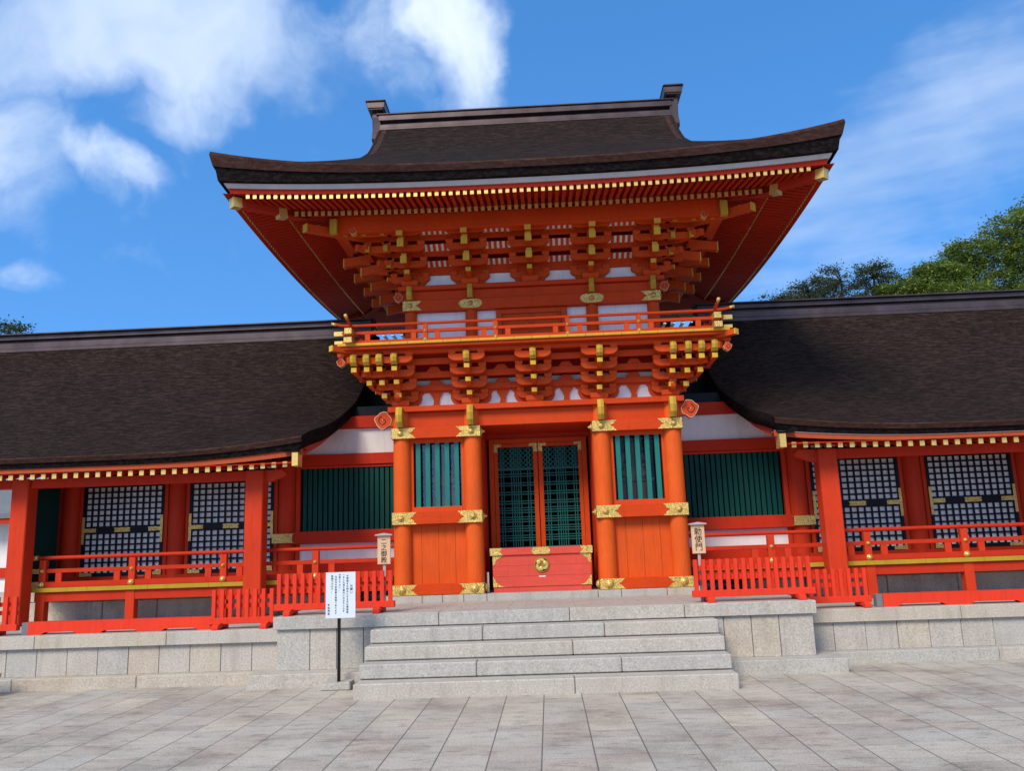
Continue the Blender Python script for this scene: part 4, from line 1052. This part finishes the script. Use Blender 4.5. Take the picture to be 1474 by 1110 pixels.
        m.box(s*a, s*b, YW-.075, YW-.03, zm-.045, zm+.045); m.box(s*a, s*b, YW-.075, YW-.03, zb-.045, zb+.02); m.build('black_grille', BLACK, p)
        m = MB(); xm = (a+b)/2
        m.prism([(s*(xm-.15), zm-.03), (s*(xm-.12), zm-.04), (s*(xm+.12), zm-.04), (s*(xm+.15), zm-.03), (s*(xm+.13), zm), (s*(xm+.15), zm+.03), (s*(xm+.12), zm+.04), (s*(xm-.12), zm+.04), (s*(xm-.15), zm+.03), (s*(xm-.13), zm)], 'xz', YW-.080, YW-.0755); m.build('gilt_fitting', GOLD, p)
        for e, dd in ((a, 1), (b, -1)):
            m = MB(); m.box(s*e, s*(e+dd*.26), YW-.080, YW-.0755, zm-.036, zm+.036); m.box(s*e, s*(e+dd*.047), YW-.081, YW-.0765, zm-.24, zm+.24); m.build('gilt_fitting', GOLD, p)
            m = MB(); m.box(s*e, s*(e+dd*.22), YW-.080, YW-.0755, zb-.04, zb+.018); m.box(s*e, s*(e+dd*.047), YW-.081, YW-.0765, zb-.042, zb+.12); m.build('gilt_fitting', GOLD, p)
    # wall below the lattice
    m = MB(); m.box(s*4.3, s*(8.6 if s < 0 else END), YW-.14, YW+.05, 1.25, 1.385); m.build('floor_beam', REDWB, C, bevel=.005)
    # green barred window next to the gate
    wn_ = MB(); wn_.box(s*4.27, s*4.345, YW-.06, YW+.04, 2.05, 3.22); wn_.box(s*2.27, s*4.27, YW-.06, YW+.04, 3.16, 3.2); wn_ = wn_.build('window_frame', REDW, C)
    m = MB(); x = 2.34
    while x < 4.26:
        m.cyl((s*x, YW, 2.05), (s*x, YW, 3.2), .048, n=4, caps=False); x += .0925
    for i in range(len(m.sm)): m.sm[i] = False
    m.build('window_bars', GREEND, wn_)
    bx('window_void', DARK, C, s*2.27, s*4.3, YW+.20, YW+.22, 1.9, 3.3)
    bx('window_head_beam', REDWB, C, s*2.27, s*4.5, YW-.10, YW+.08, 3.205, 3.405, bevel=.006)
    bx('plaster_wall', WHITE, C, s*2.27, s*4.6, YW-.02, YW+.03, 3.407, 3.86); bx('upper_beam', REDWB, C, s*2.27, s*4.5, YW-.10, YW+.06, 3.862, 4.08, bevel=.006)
    bx('link_dark_sheet', BLACK, C, s*2.3, s*3.30, 2.4, 2.45, 4.0, 5.40)  # added black sheet, stands for the dark gap between gate and corridor roof
    bx('dark_under_roof', BLACK, C, s*2.3, s*11, YW+.02, YW+.06, 4.082, 4.27)  # black strip painted in for the shade under the roof
    sb = bx('sill_beam', REDWB, C, s*2.27, s*4.36, YW-.17, YW+.09, 1.835, 2.048, bevel=.006)
    m = MB(); swallow(m, s*4.72, s*4.33, 1.86, 2.02, YW-.20, .005); m.box(s*4.36, s*4.71, YW-.196, YW-.10, 1.865, 2.015); m.build('gilt_plate', GOLD, sb)
    bx('plaster_base', WHITE, C, s*2.27, s*4.45, YW-.02, YW+.03, 1.50, 1.833); bx('base_beam', REDWB, C, s*2.27, s*4.5, YW-.1, YW+.06, 1.25, 1.498)
    # deck, railing
    dl = 8.42 if s < 0 else END
    bx('deck', REDWB, C, s*2.4, s*dl, YD+.02, YW+.3, 1.19, 1.248)
    m = MB(); xs = cuts(2.4, dl, .95)
    for a, b in zip(xs, xs[1:]): m.box(s*(a+.002), s*(b-.002), YD-.02, YD+.019, 1.185, 1.252)
    m.build('deck_edge', YELO, C)
    bx('deck_beam', REDWB, C, s*2.4, s*(dl-.1), YD+.03, YD+.15, 1.03, 1.188, bevel=.004)
    m = MB(); xs = [3.68, 5.20, 6.72, 8.22]+([9.74, 11.2] if s > 0 else [])
    for x in xs: m = MB(); m.box(s*(x-.075), s*(x+.075), YD+.02, YD+.17, .672, 1.185); m.build('deck_post', REDW, C, bevel=.006)
    ry = .27; re = 8.36 if s < 0 else END
    m = MB(); m.cyl((s*2.35, ry, 1.735), (s*re, ry, 1.735), .032, n=12); rl = m.build('top_rail', REDWB, C)
    if s < 0: m = MB(); m.lathe((s*8.33, ry, 1.74), (s, 0, 0), [(0, .04), (.09, .042), (.11, .03), (.115, .01)]); m.build('gilt_end', GOLDP, rl)
    rl = bx('mid_rail', REDWB, C, s*2.35, s*re, ry-.025, ry+.025, 1.49, 1.555, bevel=.004)
    if s < 0: bx('gilt_end', GOLD, rl, s*8.28, s*8.45, ry-.03, ry+.03, 1.485, 1.56)
    rl = bx('bottom_rail', REDWB, C, s*2.35, s*re, ry-.045, ry+.035, 1.253, 1.345, bevel=.004)
    if s < 0: bx('gilt_end', GOLD, rl, s*8.20, s*8.42, ry-.05, ry+.04, 1.252, 1.35)
    for x in xs:
        if x > re: continue
        m = MB(); m.box(s*(x-.055), s*(x+.055), ry-.055, ry+.04, 1.25, 1.70); o = m.build('rail_post', REDW, C, bevel=.006)
        
        for z_, r_, y_ in ((1.522, .024, .055), (1.30, .04, .06)): m = MB(); boss(m, s*x, ry-y_, z_, r_); m.build('gilt_knob', GOLDP, o)
        for d in (-.26, .26):
            if x+d < re: bx('rail_strut', REDW, C, s*(x+d-.05), s*(x+d+.05), ry-.022, ry+.022, 1.345, 1.492)
    # old stone wall below the deck
    m = MB(); x = 3.4
    while x < 11: w = random.uniform(.9, 1.5); m.box(s*x, s*(x+w-.012), .95+random.uniform(-.02, .02), 1.3, .67, .985, 0); m.box(s*(x+.3), s*(x+w+.29), .975, 1.3, .99, 1.18, 0); x += w
    m.build('stone_base_wall', OLDSTONE, C, bevel=.012)
    # inner back wall so that no light falls through
    bx('rear_wall', DARK, C, s*2.4, s*(8.4 if s < 0 else END), 4.2, 4.25, .67, 3.9)
    if s < 0:
        lf = MB(); lf.box(-8.66, -8.61, .22, 1.30, 1.26, 3.02); lf = lf.build('door_leaf', REDW, C)
        bx('door_panel', GREEND, lf, -8.609, -8.60, .45, 1.25, 1.35, 2.98)
        m = MB()
        for z in (1.45, 2.05, 2.70): m.box(-8.605, -8.53, .20, .225, z, z+.13)
        m.build('hinge', BLACK, lf)
        bx('side_wall', REDW, C, -8.75, -8.67, 1.1, 4.2, .67, 3.4)
    return C
for s in (-1, 1): corridor(s)

# ============================================================ LOW BARRIER BEAMS ON THE TERRACES
def barrier(x0, x1, y, label):
    t_ = thing('barrier_beam', ((x0+x1)/2, y, .683), label, 'barrier', 'low red barrier beams')
    s = 1 if x1 > x0 else -1; z = .684; L_ = abs(x1-x0); n = 3
    pts = [(x0, z+.17), (x1, z+.17), (x1, z)]
    feet = [i/n for i in range(n+1)]
    k_ = []
    for i in range(n, -1, -1):
        c = x0+(x1-x0)*i/n; a = .18*s
        if i == n: k_ += [(c-a, z), (c-a*1.4, z+.03)]
        elif i == 0: k_ += [(c+a*1.4, z+.03), (c+a, z), (c, z)]
        else: k_ += [(c+a*1.2, z+.03), (c+a*.9, z), (c-a*.9, z), (c-a*1.2, z+.03)]
    m = MB(); m.prism(pts+k_, 'xz', y, y+.13); b_ = m.build('beam', REDF, t_)
    m = MB(); m.box(x0-s*.09, x0-s*.002, y+.01, y+.12, z+.0, z+.165); m.box(x1+s*.002, x1+s*.09, y+.01, y+.12, z, z+.165); m.build('end_block', SLATE, t_, bevel=.004)
barrier(-4.50, -7.06, -1.98, 'long low red barrier beam on the left terrace')
barrier(4.62, 7.6, -1.72, 'long low red barrier beam on the right terrace')

# ============================================================ PORTABLE PICKET FENCES
def fence(x0, x1, y, z, h, n, label, feet=(.12, .88)):
    t_ = thing('picket_fence', ((x0+x1)/2, y, z), label, 'fence', 'portable red picket fences')
    L_ = x1-x0; m = MB()
    o = None
    for i in range(n):
        x = x0+.03+(L_-.06)*i/(n-1); m = MB(); m.box(x-.027, x+.027, y-.025, y+.02, z+.085, z+h); m.build('picket', REDF, t_, bevel=.004)
    for zz in (z+h*.80, z+h*.58): bx('rail', REDF, t_, x0+.01, x1-.01, y+.021, y+.05, zz-.03, zz+.03)
    bx('bottom_rail', REDF, t_, x0-.03, x1+.03, y-.045, y+.045, z+.065, z+.15, bevel=.004)
    for f in feet:
        x = x0+L_*f; m = MB(); m.prism([(y-.20, z+.002), (y-.20, z+.055), (y-.15, z+.075), (y-.05, z+.088), (y+.05, z+.088), (y+.15, z+.075), (y+.20, z+.055), (y+.20, z+.002), (y+.12, z+.002), (y+.08, z+.02), (y-.08, z+.02), (y-.12, z+.002)], 'yz', x-.045, x+.045); m.build('foot', REDF, t_, bevel=.004)
fence(2.02, 3.55, -2.18, ZP, .55, 15, 'red picket fence on the platform at the name board with three characters')
fence(-3.54, -1.98, -2.18, ZP, .545, 15, 'red picket fence on the platform behind the white notice board')
fence(3.66, 4.46, -1.62, .683, .52, 8, 'short red picket fence on the right terrace, just past the end of the platform', (.9,))
fence(-4.50, -3.64, -1.98, .683, .52, 8, 'short red picket fence on the left terrace, between platform and long barrier beam', (.14, .9))
fence(-8.3, -7.22, -1.98, .683, .52, 9, 'red picket fence cut off by the left edge of the photo', (.1, .72))

# ============================================================ NAME BOARDS
def plaque(x, y, txt, sz, label):
    t_ = thing('name_board', (x, y, ZP), label, 'sign')
    m = MB(); m.box(x-.088, x+.088, y-.012, y+.012, 1.475, 1.855); b_ = m.build('board', PALEWOOD, t_, bevel=.003)
    m = MB(); m.prism([(x-.115, 1.857), (x+.115, 1.857), (x+.118, 1.872), (x, 1.892), (x-.118, 1.872)], 'xz', y-.05, y+.05); m.build('cap', GREYWOOD, t_)
    bx('stake', GREYWOOD, t_, x-.018, x+.018, y+.013, y+.035, ZP, 1.60)
    text_part(txt, sz, (x, y-.0135, 1.855-.035-sz*.86), b_, INK, bold=.0004, sp=.98)
plaque(-2.11, -2.08, '二之御殿', .084, 'small wooden name board with four brush characters, left of the gate')
plaque(2.135, -2.08, '勅使門', .106, 'small wooden name board with three brush characters, right of the gate')

# ============================================================ NOTICE BOARD
def notice():
    x, y = -2.545, -2.93
    t_ = thing('notice_board', (x, y, 0), 'white notice board with handwritten columns on a black pole beside the steps', 'sign')
    m = MB(); m.prism([(x-.17, 0), (x+.20, 0), (x+.20, .085), (x+.18, .10), (x-.15, .075)], 'xz', y-.12, y+.12); m.build('stone_foot', GRANITE3, t_, bevel=.012)
    bx('pole', POLE, t_, x-.017+.03, x+.017+.03, y-.017, y+.017, .07, 1.3)
    xc = x+.055
    b_ = bx('board', PAPER, t_, xc-.187, xc+.187, y-.032, y-.018, .845, 1.405, bevel=.002)
    cols = [(.135, 'お願い', .034, 1.25), (.085, 'お賽銭をお納めになる方は賽銭箱', .027, 1.37), (.038, 'へお入れ頂き柵内には立ち入らず', .027, 1.385), (-.012, 'お参り下さい。', .027, 1.385), (-.060, '付近は大変貴重な建物であります', .027, 1.36), (-.107, '危険ですので。', .027, 1.37), (-.150, '宇佐神宮', .030, 1.02)]
    for dx, tx, sz, z in cols: text_part(tx, sz, (xc+dx, y-.0335, z-sz*.8), b_, INKG, sp=1.17)
notice()

# little wooden stool seen at the left border
t_ = thing('wooden_stand', (-6.95, -2.75, 0), 'corner of a small wooden stand on the ground at the left edge', 'stand')
m = MB(); m.box(-7.6, -6.98, -2.95, -2.6, .22, .27); m.build('top', PALEWOOD, t_)
m = MB(); m.box(-7.10, -7.04, -2.90, -2.65, 0, .22); m.build('leg', DARKWOOD, t_)

# ============================================================ BUILDING SEEN THROUGH THE LEFT PASSAGE
t_ = thing('distant_hall', (-15, 12, 0), 'white walled hall with grey roof glimpsed through the passage at the far left', 'building')
bx('wall', WHITE, t_, -20, -11.5, 12, 15, 0, 3.1); m = MB(); m.prism([(11.2, 3.05), (13.5, 4.2), (15.8, 3.05), (15.8, 3.2), (13.5, 4.4), (11.2, 3.2)], 'yz', -21, -11.2); m.build('roof', SLATE, t_)
bx('eave_beam', REDWB, t_, -20.5, -11.3, 11.25, 11.4, 2.9, 3.05); bx('waist_beam', REDWB, t_, -20, -11.45, 11.93, 11.99, 1.3, 1.6)
for x in (-19, -17.2, -15.4, -13.6, -11.8): bx('post', REDW, t_, x-.12, x+.12, 11.9, 11.995, 0, 3.0)

t_ = thing('inner_hall', (0, 10, 0), 'dark roofed hall glimpsed under the eaves behind the balcony of the gate', 'building')
m = MB(); m.prism([(8.0, 7.36), (8.0, 7.55), (12, 9.6), (16, 7.55), (16, 7.36), (12, 9.3)], 'yz', -4.4, 4.4); m.build('roof', THATCH, t_)
bx('wall', DARK, t_, -2.5, 2.5, 10, 14, 0, 7.9)
for i in range(36): m = MB(); m.box(-4.3+i*.24, -4.23+i*.24, 8.02, 9.5, 7.315, 7.358); m.build('rafter', WHITE, t_)
# ============================================================ TREES
def tree(name, base, h, crown, nclump, leaf, per, mat, label, seed, spread=.5, group=None):
    """crown: list of (dx, dy, z, rx, rz) lobes; leaves in clumps on limb tips"""
    rnd = random.Random(seed); bx_, by_ = base
    t_ = thing(name, (bx_, by_, 0), label, 'tree', group)
    m = MB(); tips = []
    trunk = [(bx_+rnd.uniform(-.1, .1)*i, by_, h*.62*i/6) for i in range(7)]
    m.tube(trunk, [.34*(1-.09*i) for i in range(7)], 9)
    for (dx, dy, z, rx, rz) in crown:
        c = Vector((bx_+dx, by_+dy, z)); st_ = Vector(trunk[rnd.randrange(3, 7)])
        midp = st_.lerp(c, .5)+Vector((rnd.uniform(-.3, .3), rnd.uniform(-.3, .3), .3)); m.tube([st_, midp, c], [.14, .09, .05], 6)
        for q in range(nclump):
            while True:
                v = Vector((rnd.uniform(-1, 1), rnd.uniform(-1, 1), rnd.uniform(-1, 1)))
                if .25 < v.length < 1: break
            v = v.normalized()*(v.length**.6); p = c+Vector((v.x*rx, v.y*rx, v.z*rz)); tips.append(p)
            if q % 2 == 0: m.tube([c, c.lerp(p, .55)+Vector((rnd.uniform(-.15, .15), 0, .1)), p], [.04, .02, .008], 4)
    m.build('trunk', BARK, t_, recalc=False)
    vs = []; fs = []
    for p in tips:
        R_ = rnd.uniform(.5, 1)*spread
        for _ in range(per):
            d = Vector((rnd.gauss(0, .5), rnd.gauss(0, .5), rnd.gauss(0, .32)))*R_; q = p+d
            a = Vector((rnd.uniform(-1, 1), rnd.uniform(-1, 1), rnd.uniform(-.5, .5))).normalized(); b = a.cross(Vector((rnd.uniform(-.7, .7), rnd.uniform(-.7, .7), 1))).normalized()
            l = leaf*rnd.uniform(.6, 1.3); n = len(vs)
            vs += [q-a*l*.5, q+b*l*.22, q+a*l*.5, q-b*l*.22]; fs.append((n, n+1, n+2, n+3))
    m = MB(); m.add(vs, fs); m.build('crown', mat, t_, recalc=False)
tree('camphor_tree', (19.8, 22), 14.2, [(-1.0, 0, 13.3, 1.2, .7), (.9, 0, 14.3, 1.5, .8), (-2.7, -.5, 12.4, 1.0, .5), (-4.3, -.6, 11.7, 1.0, .45), (2.6, .3, 15.0, 1.6, 1.0), (-.6, .4, 12.2, 1.6, .6), (-2.6, -1, 11.3, 1.6, .5), (-5.0, -.8, 11.0, 1.1, .4), (1.6, -.5, 13.0, 1.6, .7), (3.8, .5, 13.4, 1.6, 1.0), (.6, 0, 11.3, 1.9, .6), (3.6, 0, 11.9, 1.7, .8)],
     60, .15, 120, LEAF_A, 'tall bright green camphor tree at the right edge, behind the right corridor', 3, .52, 'trees behind the right corridor')
tree('oak_tree', (13.2, 22), 11.6, [(0, 0, 12.5, 1.4, .6), (-1.5, 0, 12.1, 1.2, .55), (1.5, .2, 12.7, 1.2, .5), (2.7, .5, 12.2, 1.1, .5), (-.5, 0, 11.4, 1.8, .5), (1.8, 0, 11.5, 1.7, .6), (-2.0, 0, 11.2, 1.3, .5)],
     46, .12, 70, LEAF_B, 'thin dark oak with bare twigs showing, left of the big camphor tree', 5, .42, 'trees behind the right corridor')
tree('oak_tree', (10.3, 22), 10.4, [(0, 0, 11.6, 1.0, .4), (-1.0, 0, 11.2, .8, .35), (.9, 0, 11.6, 1.0, .45), (0, 0, 10.8, 1.5, .45)],
     30, .13, 70, LEAF_B, 'lowest and leftmost dark tree rising just above the right corridor ridge', 9, .36, 'trees behind the right corridor')
tree('oak_tree', (-23.4, 22), 11, [(0, 0, 11.6, 1.2, .7), (-1.2, 0, 11.9, 1.1, .7), (.9, 0, 11.1, .9, .5), (-.3, 0, 10.6, 1.6, .5)],
     26, .16, 70, LEAF_B, 'dark tree crown peeping over the left end of the left corridor roof', 11, .45)
